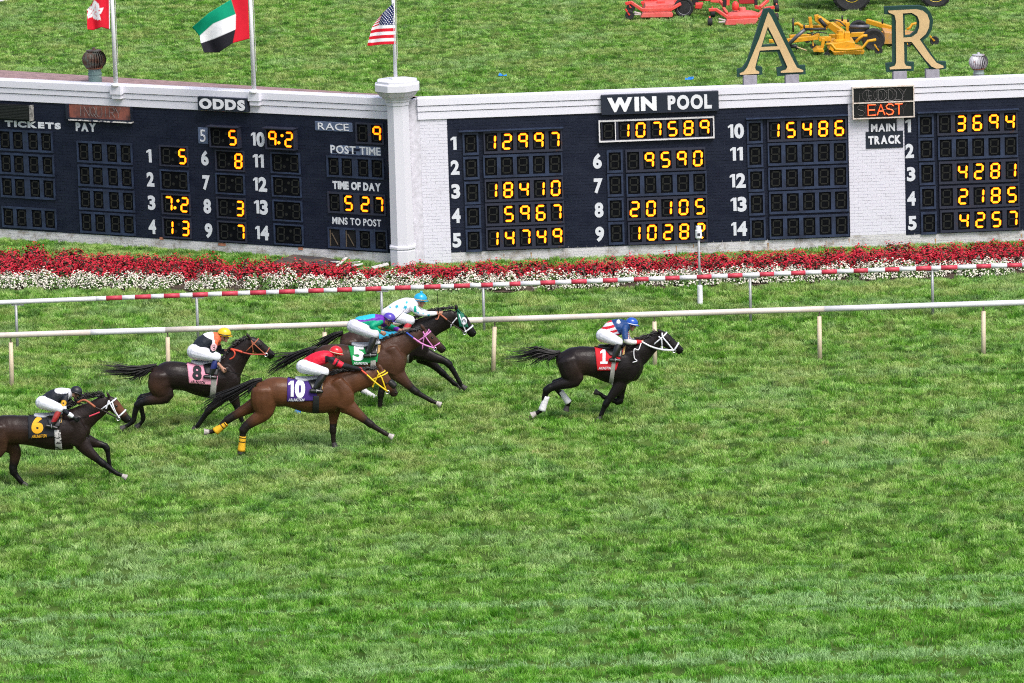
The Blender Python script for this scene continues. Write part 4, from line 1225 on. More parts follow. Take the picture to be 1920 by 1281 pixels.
rg.caster(1085, 145, Y2 + 1.2, .13, redp, (1080, 75), .15, 'X')
rg.caster(1780, 185, Y2 + .3, .12, redp, (1775, 145), .13, 'X')
rg.caster(1785, 90, Y2 + 1.4, .12, redp, (1780, 40), .13, 'X')
rg.caster(1770, 20, Y2 + 2.4, .13, blk, (1770, -30), .14, 'X')
rg.beams('skid', mat('pale_steel', (.5, .42, .42), .5), [((1148, 205), (1225, 225), Y2 - .05, Y2), ((1148, 242), (1220, 240), Y2 - .05, Y2)], .05, .05)

# --- green tractor, only its wheels reach into the picture
Y3 = ground(1600, 19).y
tc_ = ground(1680, 19)
tr = tag(empty('tractor', (tc_.x, Y3, 0)), 'green tractor with yellow wheels behind the yellow gang mower', 'tractor')
xr, xf = at(1597, 18, Y3).x - tc_.x, at(1755, 17, Y3).x - tc_.x
for dy in (0, 1.5):
    wheel(tr, Vector((xr, dy, .57)), .63, .50, tyellow, .47, lugs=20, hub=tyellow)
    wheel(tr, Vector((xf, dy + .05, .49)), .51, .30, tyellow, .60, lugs=16, hub=tyellow)
b = MB(); b.box(xr - .5, xf + .55, .45, 1.1, .62, .95); bevel(b.build('chassis', mat('chassis_green', (.008, .05, .014), .5), tr), .04)
b = MB(); b.prism([(xr + .9, .95), (xf + .75, .95), (xf + .75, 1.45), (xr + .9, 1.6)], .42, 1.13); bevel(b.build('hood', tgreen, tr), .06)
b = MB(); b.prism([(xr - 1.5, .55), (xr - .95, .45), (xr - .7, .75), (xr - .8, 1.0), (xr - 1.5, .8)], .1, 1.5); bevel(b.build('rear_implement', tgreen, tr), .03)
for y in (-.1, 1.35):
    b = MB(); b.tube([(xr - .75, y + .12, 1.3), (xr - .5, y + .12, 1.62), (xr, y + .12, 1.76), (xr + .55, y + .12, 1.6)], .09, 8); b.build('fender', tgreen, tr)
b = MB(); b.box(xr - .1, xr + .35, .5, 1.05, 1.15, 1.3); b.box(xr - .15, xr - .02, .5, 1.05, 1.3, 1.75); bevel(b.build('seat', tyellow, tr), .04)
for y in (.3, 1.25):
    b = MB(); b.beam((xr - .3, y, .9), (xr - .35, y, 2.5), .08, .08); b.build('roll_bar', blk, tr)
b = MB(); b.beam((xr - .35, .3, 2.5), (xr - .35, 1.25, 2.5), .08, .08); b.build('roll_bar', blk, tr)
# pale service path at the far left corner of the infield
q = [ground(*p) for p in ((-260, 20), (-20, 5), (40, -1), (60, -12), (-260, -20))]
b = MB(); n = len(q); b.add([(p.x, p.y, .004) for p in q] + [(p.x, p.y, .14) for p in q], [tuple(range(n, 2 * n))] + [(i, (i + 1) % n, n + (i + 1) % n, n + i) for i in range(n)])
tag(b.build('path', mat('white_concrete', (.72, .68, .75), .8, var=.1)), kind='structure')
# ------------------------------------------------------------------ horses and riders
coat_m = tint_mat('horse_coat', .36, .20, .16, 5.0, bump=.15, bump_scale=30)
silk_m = tint_mat('racing_silk', .5, .3, .10, 20, bump=.6, bump_scale=10)
hair_m = mat('black_horsehair', (0.010, 0.009, 0.009), .45, var=.4, scale=30)
leather = mat('black_leather', (0.010, 0.010, 0.011), .28, spec=.6)
tan_pad = mat('tan_pad', (0.42, 0.26, 0.09), .7)
hoof_dark = mat('dark_hoof', (0.035, 0.030, 0.030), .5)
hoof_pale = mat('pale_hoof', (0.36, 0.33, 0.31), .5, var=.3, scale=20)
eye_m = mat('eye_dark', (0.004, 0.003, 0.003), .1)
steel = mat('bit_steel', (.5, .5, .52), .3, metal=.8)

def smooth_path(P, R, K=4):
    P, R = np.array(P, float), np.array(R, float)
    n = len(P)
    if n < 3:
        t = np.linspace(0, 1, K + 1)[:, None]
        return P[0] + (P[-1] - P[0]) * t, (R[0] + (R[-1] - R[0]) * t[:, 0:1] if R.ndim > 1 else R[0] + (R[-1] - R[0]) * t[:, 0])
    def cr(A):
        E = np.vstack([2 * A[0] - A[1], A, 2 * A[-1] - A[-2]])
        out = []
        for i in range(1, n):
            p0, p1, p2, p3 = E[i - 1], E[i], E[i + 1], E[i + 2]
            for k in range(K):
                t = k / K
                out.append(.5 * (2 * p1 + (p2 - p0) * t + (2 * p0 - 5 * p1 + 4 * p2 - p3) * t * t + (3 * p1 - p0 - 3 * p2 + p3) * t ** 3))
        out.append(A[-1])
        return np.array(out)
    return cr(P), np.maximum(cr(R if R.ndim > 1 else R[:, None]), .004)

def loft(P, R, ratio, n=16):
    """closed tube: P points, R radius in the side plane, ratio = lateral/side radius"""
    P, R = smooth_path(P, np.column_stack([R, np.array(R) * np.array(ratio)]))
    T = np.gradient(P, axis=0)
    T /= np.linalg.norm(T, axis=1)[:, None] + 1e-9
    rings = []
    lat0 = np.array([0., 1, 0])
    def ring(p, t, r, rl):
        lat = lat0 - t * lat0.dot(t)
        if np.linalg.norm(lat) < .3: lat = np.array([1., 0, 0]) - t * t[0]
        lat /= np.linalg.norm(lat)
        up = np.cross(t, lat)
        a = np.linspace(0, 2 * math.pi, n, endpoint=False)
        return p + np.outer(np.cos(a), up) * r + np.outer(np.sin(a), lat) * rl
    for s in (.93, .6, .25):
        c = math.cos(math.asin(s)); rr = R[0].min()
        rings.append(ring(P[0] - T[0] * rr * s * .9, T[0], R[0, 0] * c, R[0, 1] * c))
    for i in range(len(P)): rings.append(ring(P[i], T[i], R[i, 0], R[i, 1]))
    for s in (.25, .6, .93):
        c = math.cos(math.asin(s)); rr = R[-1].min()
        rings.append(ring(P[-1] + T[-1] * rr * s * .9, T[-1], R[-1, 0] * c, R[-1, 1] * c))
    V = np.vstack(rings)
    m = len(rings)
    F = [(i * n + k, i * n + (k + 1) % n, (i + 1) * n + (k + 1) % n, (i + 1) * n + k) for i in range(m - 1) for k in range(n)]
    F += [tuple(range(n - 1, -1, -1)), tuple((m - 1) * n + k for k in range(n))]
    return V, F
def fuse(tubes, voxel, smooth=4):
    """one continuous skin around all the tubes"""
    V, F, o = [], [], 0
    for v, f in tubes:
        V.append(v); F += [tuple(i + o for i in q) for q in f]; o += len(v)
    me = bpy.data.meshes.new('body')
    me.from_pydata(np.vstack(V).tolist(), [], F)
    ob = bpy.data.objects.new('body', me); COL.objects.link(ob)
    md = ob.modifiers.new('r', 'REMESH'); md.mode = 'VOXEL'; md.voxel_size = voxel; md.use_smooth_shade = True
    if smooth:
        sm = ob.modifiers.new('s', 'SMOOTH'); sm.factor = .5; sm.iterations = smooth
    out = bpy.data.meshes.new_from_object(ob.evaluated_get(bpy.context.evaluated_depsgraph_get()))
    bpy.data.objects.remove(ob); bpy.data.meshes.remove(me)
    out.polygons.foreach_set('use_smooth', [True] * len(out.polygons))
    return out
def co_of(me):
    a = np.empty(len(me.vertices) * 3, np.float32); me.vertices.foreach_get('co', a)
    return a.reshape(-1, 3)
def dye(me, cols, m):
    a = me.color_attributes.new('tint', 'FLOAT_COLOR', 'POINT')
    a.data.foreach_set('color', np.column_stack([cols, np.ones(len(cols))]).astype(np.float32).ravel())
    me.materials.clear(); me.materials.append(m)

class Survey:
    """side-view measurements of one runner: points of an enlargement -> metres in the runner's own space"""
    def __init__(s, ox, oy, z, Y, hx):
        s.ox, s.oy, s.z, s.Y = ox, oy, z, Y
        g = at(ox + hx / z, oy, Y)
        s.o = Vector((g.x, Y, 0))
        d = (at(ox + 500 / z, oy + 500 / z, Y) - at(ox, oy + 500 / z, Y)).length
        s.m = d / 500.0                       # metres per enlargement unit
        # orthographic side frame for patterns
        a, bx, by = at(ox, oy, Y), at(ox + 1000 / z, oy, Y), at(ox, oy + 1000 / z, Y)
        M = np.array([[bx.x - a.x, by.x - a.x], [bx.z - a.z, by.z - a.z]]) / 1000.0
        s.inv = np.linalg.inv(M); s.a = np.array([a.x - s.o.x, a.z])
    def p(s, x, y, dy=0.0):
        return np.array(at(s.ox + x / s.z, s.oy + y / s.z, s.Y + dy) - s.o)
    def side(s, co):
        """enlargement x,y of points, seen square from the side"""
        return (s.inv @ (np.column_stack([co[:, 0], co[:, 2]]) - s.a).T).T
    def chain(s, pts, ratio, dy=0.0):
        """pts: (x, y, r[, dy[, ratio]])"""
        P = [s.p(q[0], q[1], q[3] if len(q) > 3 and q[3] is not None else dy) for q in pts]
        R = [q[2] * s.m for q in pts]
        rt = [q[4] if len(q) > 4 else ratio for q in pts]
        return P, R, rt

def strands(P, spread, n, seed, r0=.006, fan=1.0, start=0.0):
    """bundle of tapering hair along a path"""
    r_ = np.random.default_rng(seed)
    P, _ = smooth_path(P, np.ones(len(P)), 3)
    mb = MB()
    m = len(P)
    for _ in range(n):
        o = r_.normal(size=3) * np.array([.35, .6, 1.0])
        ln = r_.uniform(.55, 1.0)
        wob = r_.uniform(0, 6.28); wa = r_.uniform(.2, 1.0)
        k = max(4, int(m * ln))
        pts = []
        for i in range(k):
            t = i / (m - 1)
            w = spread * (start + (t ** 1.1) * fan)
            pts.append(P[i] + o * w + np.array([0, 0, math.sin(wob + 6 * t) * wa * spread * .35 * t]))
        q = k - 1
        mb.tube(pts, [r0 * (1 - .8 * (i / q) ** 2) for i in range(k)], 4, caps=False)
    return mb

def horse(S, label, H):
    root = tag(empty('racehorse', S.o), label, 'horse', 'racehorses galloping on the turf')
    T = []
    c = S.chain
    # trunk: lateral fullness varies from croup to chest
    n = len(H['trunk'])
    ratios = np.interp(np.linspace(0, 1, n), [0, .15, .35, .6, .8, 1], [.72, .86, .84, .82, .70, .66])
    P, R, _ = c(H['trunk'], 1)
    T.append(loft(P, R, ratios, 24))
    P, R, _ = c(H['neck'], .5); T.append(loft(P, R, np.linspace(.60, .40, len(R)), 18))
    hd = H['head']
    P, R, _ = c(hd, .5); hr = np.linspace(.62, .66, len(R)); hr[1] = .62
    T.append(loft(P, R, hr, 16))
    headP, headR = np.array(P), np.array(R)
    # jaw and lower lip
    a = np.array(hd[1][:2]); e = np.array(hd[-1][:2]); ax = (e - a) / np.linalg.norm(e - a); dn = np.array([-ax[1], ax[0]])
    def hp(t, o): return a + (e - a) * t + dn * o
    r1 = hd[1][2]
    jaw = [(*hp(-.05, r1 * .35), r1 * .62), (*hp(.25, r1 * .42), r1 * .48), (*hp(.6, r1 * .36), r1 * .34), (*hp(.98, r1 * .40), r1 * .26)]
    P, R, _ = c(jaw, .5); T.append(loft(P, R, .75, 12))
    # brow and nasal ridge
    br = [(*hp(.05, -r1 * .62), r1 * .34), (*hp(.5, -r1 * .48), r1 * .28), (*hp(1.0, -r1 * .22), r1 * .28)]
    P, R, _ = c(br, .5); T.append(loft(P, R, .9, 10))
    for (bx, by, tx, ty) in H['ears']:
        for sgn in (-1, 1):
            dy = .065 * sgn
            k = 0 if sgn < 0 else 8
            P, R, _ = c([(bx + k, by, 15, dy), ((bx + tx) / 2 + k, (by + ty) / 2, 17, dy * 1.15), (tx + k, ty, 5, dy * 1.1)], .7)
            T.append(loft(P, R, .6, 8))
    # muscle masses
    for m_ in H.get('mass', []):
        for sgn in (-1, 1):
            P, R, rt = c(m_['pts'], m_.get('ratio', .5), m_.get('dy', .15) * sgn)
            T.append(loft(P, R, rt, 12))
    # legs
    hooves = []
    for side, leg in H['legs']:
        dy = -.135 if side == 'near' else .135
        leg = [list(q) for q in leg]
        P, R, rt = c(leg, .62, dy)
        P = np.array(P)
        # the leg leaves the body: first joint sits closer to the middle
        P[0, 1] *= .8
        nl = len(R)
        rat = np.interp(np.arange(nl), [0, 1, 2, 3, nl], [.62, .66, .85, .9, .9])
        P2_ = P.copy(); dd_ = P[-1] - P[-2]; P2_[-1] = P[-1] - dd_ / np.linalg.norm(dd_) * .035; R_ = list(R); R_[-1] = R[-2] * 1.05
        T.append(loft(P2_, R_, rat, 12))
        # joints
        for j in H.get('joint', {}).get(side, (2, 3)):
            if j < nl - 1:
                q = P[j]; d = P[j + 1] - P[j - 1]; d /= np.linalg.norm(d)
                T.append(loft([q - d * R[j] * .7, q + d * R[j] * .7], [R[j] * 1.12] * 2, [.9, .9], 10))
        hooves.append((P[-2], P[-1], R[-2], R[-1]))
    body = fuse(T, .0145, 9)
    co = co_of(body)
    # muscle relief: low swellings running along the body
    nrm = np.empty(len(co) * 3, np.float32); body.vertices.foreach_get('normal', nrm); nrm = nrm.reshape(-1, 3)
    rel = np.array([noise.noise(Vector((p_[0] * 5.0, p_[1] * 6.5, p_[2] * 3.6)) + Vector((S.Y, 0, 0))) + .5 * noise.noise(Vector((p_[0] * 11, p_[1] * 12, p_[2] * 8))) for p_ in co])
    slim = np.clip((co[:, 2] - .75) / .25, .15, 1.0)
    co = co + nrm * (rel * .008 * slim)[:, None]
    body.vertices.foreach_set('co', co.astype(np.float32).ravel()); body.update()
    q = S.side(co)
    # coat colour: body, darker points, muzzle
    base, dark = np.array(H['coat']), np.array(H['points'])
    col = np.tile(base, (len(co), 1))
    f = np.zeros(len(co))
    for side, leg in H['legs']:
        dy = -.135 if side == 'near' else .135
        kp = S.p(leg[2][0], leg[2][1], dy); fp = S.p(leg[-1][0], leg[-1][1], dy); ep = S.p(leg[1][0], leg[1][1], dy)
        same = (np.sign(co[:, 1] + 1e-6) == np.sign(dy))
        for A, B, w0, w1 in ((ep, kp, 0.0, 1.0), (kp, fp, 1.0, 1.0)):
            d = B - A; L2 = d.dot(d)
            t = np.clip(((co - A) @ d) / L2, 0, 1)
            dist = np.linalg.norm(co - A - np.outer(t, d), axis=1)
            near_ = (dist < .13) & same
            w = w0 + (w1 - w0) * np.clip((t - .35) / .5, 0, 1) if w0 < 1 else np.ones(len(t))
            f = np.where(near_, np.maximum(f, w), f)
    mz = S.p(*hd[-1][:2]); dm = np.linalg.norm(co - mz, axis=1)
    f = np.maximum(f, np.clip((.17 - dm) / .08, 0, 1) * .9)
    # darker saddle of the back on dark bays, warmer flank
    if 'flank' in H:
        fx, fy, fr_, fc = H['flank']
        d = np.hypot(q[:, 0] - fx, q[:, 1] - fy) / fr_
        w = np.clip(1 - d, 0, 1)[:, None]
        col = col * (1 - w) + np.array(fc) * w
    col = col * (1 - f[:, None]) + dark * f[:, None]
    if 'face' in H:
        fm = S.p(*H['face'][0]); d = np.linalg.norm(co - fm, axis=1)
        w = np.clip(1.4 - d / H['face'][1], 0, 1)[:, None] * (1 - f[:, None])
        col = col * (1 - w) + np.array(H['face'][2]) * w
    dye(body, col, coat_m)
    link('body', body, root)
    bvh = BVHTree.FromPolygons([tuple(v) for v in co], [tuple(p.vertices) for p in body.polygons])
    # hooves
    for (fa, fb_, r0, r1_), hm in zip(hooves, H['hooves']):
        d = Vector(fb_ - fa); d.normalize()
        b = MB()
        c0 = Vector(fb_) - d * .02
        up = d
        b.tube([c0 - d * .045, c0, c0 + d * .055, c0 + d * .06], [r0 * .95, r0 * 1.18, r0 * 1.55, r0 * 1.3], 12)
        b.build('hoof', hoof_pale if hm else hoof_dark, root)
    # bandages
    for side, li, p0, p1, m_, rr in H.get('wraps', []):
        dy = -.135 if side == 'near' else .135
        b = MB()
        A, B = Vector(S.p(*p0, dy)), Vector(S.p(*p1, dy))
        k = 7
        b.tube([A.lerp(B, i / k) for i in range(k + 1)], [rr * S.m * (1.04 if i % 2 else 1.0) * (1 + .22 * (i / k) ** 3) for i in range(k + 1)], 14)
        b.build('leg_bandage', m_, root, smooth=True)
        for ex in H.get('wrap_lines', []):
            b = MB(); t0 = ex
            c1 = A.lerp(B, t0); dd = (B - A).normalized()
            b.tube([c1 - dd * .009, c1 + dd * .009], rr * S.m * 1.1, 14); b.build('bandage_line', leather, root)
    # tail and mane
    for i, tp in enumerate(H['tail']):
        P = [S.p(x, y, dy) for x, y, dy in tp['pts']]
        strands(P, tp['w'], tp['n'], 11 + i, .010, 1.0, tp.get('start', .2)).build('tail', hair_m, root)
    mn = H['mane']
    P, _ = smooth_path([S.p(x, y, -.02) for x, y in mn['pts']], np.ones(len(mn['pts'])), 8)
    mb = MB(); r_ = np.random.default_rng(5)
    back = np.array(mn.get('blow', (-.10, 0, .05)))
    for p_ in P:
        for _ in range(9):
            o = np.array([r_.normal() * .015, r_.uniform(-.045, .035), r_.normal() * .012 - .01])
            tip = back * r_.uniform(.4, 1.1) + r_.normal(size=3) * .02
            s0 = p_ + o
            mb.tube([s0, s0 + tip * .5 + np.array([0, 0, .012]), s0 + tip], [.010, .008, .002], 4, caps=False)
    mb.build('mane', hair_m, root)
    # eyes and nostrils
    ey = H['eye']
    for sgn in (-1, 1):
        for (x, y), r_e, nme in ((ey, .024, 'eye'), (H['nostril'], .017, 'nostril')):
            o = S.p(x, y, 0)
            hit = bvh.ray_cast(Vector((o[0], -1.2 * 1, o[2])) if sgn < 0 else Vector((o[0], 1.2, o[2])), Vector((0, -sgn, 0)))
            if hit[0] is None: continue
            b = MB(); b.lathe([(.001, -r_e * .8), (r_e * .8, -r_e * .5), (r_e, 0), (r_e * .8, r_e * .5), (.001, r_e * .8)], 10, scale=(1.25, .9))
            b.build(nme, eye_m, root, Vector(hit[0]) + Vector((0, -sgn * r_e * .3 * -1, 0)), smooth=True)
    # --- tack that follows the body surface
    def drape(x, y, off, sgn=-1):
        """point on the flank under the side-view point, off metres proud"""
        h = bvh.ray_cast(CAM - S.o, ray(S.ox + x / S.z, S.oy + y / S.z))
        if h[0] is None:
            h = bvh.find_nearest(Vector(S.p(x, y, -.12)))
        if sgn > 0:
            h = bvh.find_nearest(Vector((h[0].x, -h[0].y, h[0].z)))
        n_ = h[1]
        return Vector(h[0]) + Vector((n_.x * off * .5, sgn * off, max(n_.z, 0) * off * .8))
    def sheet(name, quad, m_, off, nx=22, ny=18, both=True, thick=.006):
        for sgn in ((-1, 1) if both else (-1,)):
            g = {}
            b = MB(); idx = {}
            for i in range(nx + 1):
                for j in range(ny + 1):
                    s_, t_ = i / nx, j / ny
                    tl, tr_, br_, bl_ = [np.array(k) for k in quad]
                    pt = (tl * (1 - s_) + tr_ * s_) * (1 - t_) + (bl_ * (1 - s_) + br_ * s_) * t_
                    w = drape(pt[0], pt[1], off, sgn)
                    if w is None: continue
                    idx[i, j] = len(b.v); b.v.append(tuple(w))
            for i in range(nx):
                for j in range(ny):
                    ks = [(i, j), (i + 1, j), (i + 1, j + 1), (i, j + 1)]
                    if all(k in idx for k in ks):
                        b.f.append(tuple(idx[k] for k in ks)); b.m.append(0)
            if not b.f: continue
            o = b.build(name, m_, root, smooth=True)
            md = o.modifiers.new('thickness', 'SOLIDIFY'); md.thickness = thick; md.offset = 0
            yield o
    def print_on(parent, text, x0, x1, y0, y1, m_, off, bold, shear=0.0, tilt=0.0, gap=.06):
        for ch, v, f in layout(text, x1 - x0, y1 - y0, bold, gap):
            bm = bmesh.new()
            vs = [bm.verts.new((a_, b_, 0)) for a_, b_ in v]
            for t in f:
                try: bm.faces.new([vs[i] for i in t])
                except ValueError: pass
            bmesh.ops.subdivide_edges(bm, edges=[e_ for e_ in bm.edges if e_.calc_length() > 12], cuts=3, use_grid_fill=True)
            bmesh.ops.triangulate(bm, faces=bm.faces)
            b = MB(); ok = True
            for vv in bm.verts:
                X = (x0 + x1) / 2 + vv.co.x + shear * vv.co.y
                Yy_ = (y0 + y1) / 2 - vv.co.y + tilt * vv.co.x
                w = drape(X, Yy_, off)
                if w is None: ok = False; break
                b.v.append(tuple(w))
            if ok:
                bm.verts.index_update()
                for ff in bm.faces: b.f.append(tuple(v_.index for v_ in ff.verts)); b.m.append(0)
                me = bpy.data.meshes.new('number'); me.from_pydata(b.v, [], b.f); me.materials.append(m_)
                link('number' if text.isdigit() else 'letter', me, parent)
            bm.free()
    K = H['cloth']
    if K:
        cl = list(sheet('saddle_cloth', K['quad'], K['mat'], .016))
        if cl and K.get('num'):
            print_on(cl[0], K['num'], *K['numbox'], K['nmat'], .027, K.get('bold', .05), K.get('shear', 0), K.get('tilt', 0))
            print_on(cl[0], 'ARLINGTON', *K['txt'], K['nmat'], .027, .02, .25, K.get('tilt', 0))
    for gq, gm in H.get('girth', []):
        list(sheet('girth', gq, gm, .024, 6, 16))
    # saddle: a light pad with flaps
    sd_ = H['saddle']
    P = [S.p(x, y, 0) for x, y in sd_['pts']]
    me = fuse([loft(P, [.035, .05, .04, .055][:len(P)], 3.0, 16)], .012, 4)
    me.materials.append(sd_['mat']); link('saddle', me, root)
    if 'pad' in sd_:
        list(sheet('saddle_flap', sd_['pad'], leather, .030, 8, 8))
    if 'pom' in sd_:
        list(sheet('pommel_pad', sd_['pom'], tan_pad, .026, 5, 8))
    # --- bridle: straps round the head
    SM = H['straps']
    def head_at(t):
        """point, axis, side radius of the head tube at station t (index along head chain)"""
        i = min(int(t), len(headP) - 2); u = t - i
        p_ = headP[i] * (1 - u) + headP[i + 1] * u
        ax_ = headP[i + 1] - headP[i]; ax_ /= np.linalg.norm(ax_)
        return p_, ax_, headR[i] * (1 - u) + headR[i + 1] * u
    def strap_loop(t, w, m_, k=1.13, tiltv=0.0):
        p_, ax_, r_h = head_at(t)
        lat = np.array([0, 1., 0]); up = np.cross(ax_, lat); ax2 = ax_ + up * tiltv
        ax2 /= np.linalg.norm(ax2); up = np.cross(ax2, lat)
        pts = []
        for i in range(25):
            an = 2 * math.pi * i / 24
            dirn = up * math.cos(an) + lat * math.sin(an) * .72
            dirn /= np.linalg.norm(dirn)
            h = bvh.ray_cast(Vector(p_ + dirn * .5), Vector(-dirn), .5)
            pts.append(np.array(h[0]) + dirn * w * .55 if h[0] is not None else p_ + dirn * r_h * k)
        b = MB(); b.tube(pts, w, 6, caps=False); b.build('bridle_strap', m_, root, smooth=True)
    def strap_line(pts, w, m_, name='bridle_strap', both=True):
        for sgn in ((-1, 1) if both else (-1,)):
            out = []
            n_ = 10
            pts_ = np.array(pts, float)
            for i in range(n_ * (len(pts_) - 1) + 1):
                k = min(int(i / n_), len(pts_) - 2); u = i / n_ - k
                xy = pts_[k] * (1 - u) + pts_[k + 1] * u
                o = S.p(xy[0], xy[1], 0)
                h = bvh.ray_cast(Vector((o[0], sgn * 1.2, o[2])), Vector((0, -sgn, 0)))
                out.append(Vector(h[0]) + Vector((0, sgn * w * .6, 0)) if h[0] is not None else Vector((o[0], sgn * .07, o[2])))
            b = MB(); b.tube(out, w, 6); b.build(name, m_, root, smooth=True)
    for t, w, tl in SM['loops']: strap_loop(t, w, SM['mat'], tiltv=tl)
    for pts in SM['lines']: strap_line(pts, SM.get('w', .014), SM['mat'])
    bx, by = SM['bit']
    for sgn in (-1, 1):
        o = S.p(bx, by, 0)
        h = bvh.ray_cast(Vector((o[0], sgn * 1.2, o[2])), Vector((0, -sgn, 0)))
        yb = h[0].y + sgn * .02 if h[0] is not None else sgn * .08
        b = MB(); b.tube([(o[0] + .034 * math.cos(a), yb, o[2] + .034 * math.sin(a)) for a in np.linspace(0, 6.283, 15)], .009, 6, caps=False)
        b.build('bit_ring', steel, root)
    for pts, w, m_ in H['reins']:
        P = [S.p(x, y, dy) for x, y, dy in pts]
        P, _ = smooth_path(P, np.ones(len(P)), 6)
        b = MB(); b.tube(P, w, 6); b.build('rein', m_, root, smooth=True)
    if 'hood' in H:
        hq = H['hood']
        list(sheet('blinker_hood', hq['quad'], hq['mat'], .014, 14, 14))
        o = S.p(*hq['cup'], 0)
        h = bvh.ray_cast(Vector((o[0], -1.2, o[2])), Vector((0, 1, 0)))
        if h[0] is not None:
            b = MB(); b.lathe([(.075, .01), (.078, -.02), (.066, -.05), (.05, -.055), (.045, -.02)], 16, axis='Y', scale=(.8, 1.1)); b.build('eye_cup', WHITE_M, root, h[0])
    if 'roll' in H:
        x, y, r_r = H['roll']
        for sgn in (-1, 1):
            o = S.p(x, y, 0)
            h = bvh.ray_cast(Vector((o[0], sgn * 1.2, o[2])), Vector((0, -sgn, 0)))
            yy = h[0].y if h[0] is not None else sgn * .08
            me = fuse([loft([(o[0] - .035, yy, o[2] + .045), (o[0] + .045, yy, o[2] - .03)], [r_r * S.m * .8] * 2, [.8, .8], 10)], .014, 2)
            me.materials.append(hair_m); link('cheek_roll', me, root)
    return root, bvh

WHITE_M = mat('white_strap', (0.74, 0.74, 0.80), .5)
WRAP_W = mat('white_bandage', (0.70, 0.69, 0.72), .8, bump=.4, bump_scale=60)
WRAP_Y = mat('yellow_bandage', (0.72, 0.40, 0.015), .8, bump=.3)
WRAP_B = mat('blue_bandage', (0.02, 0.19, 0.72), .8)
SKIN = (0.42, 0.22, 0.15)
skin_m = tint_mat('skin', .5, .35, .08, 20)
helm_dark = leather

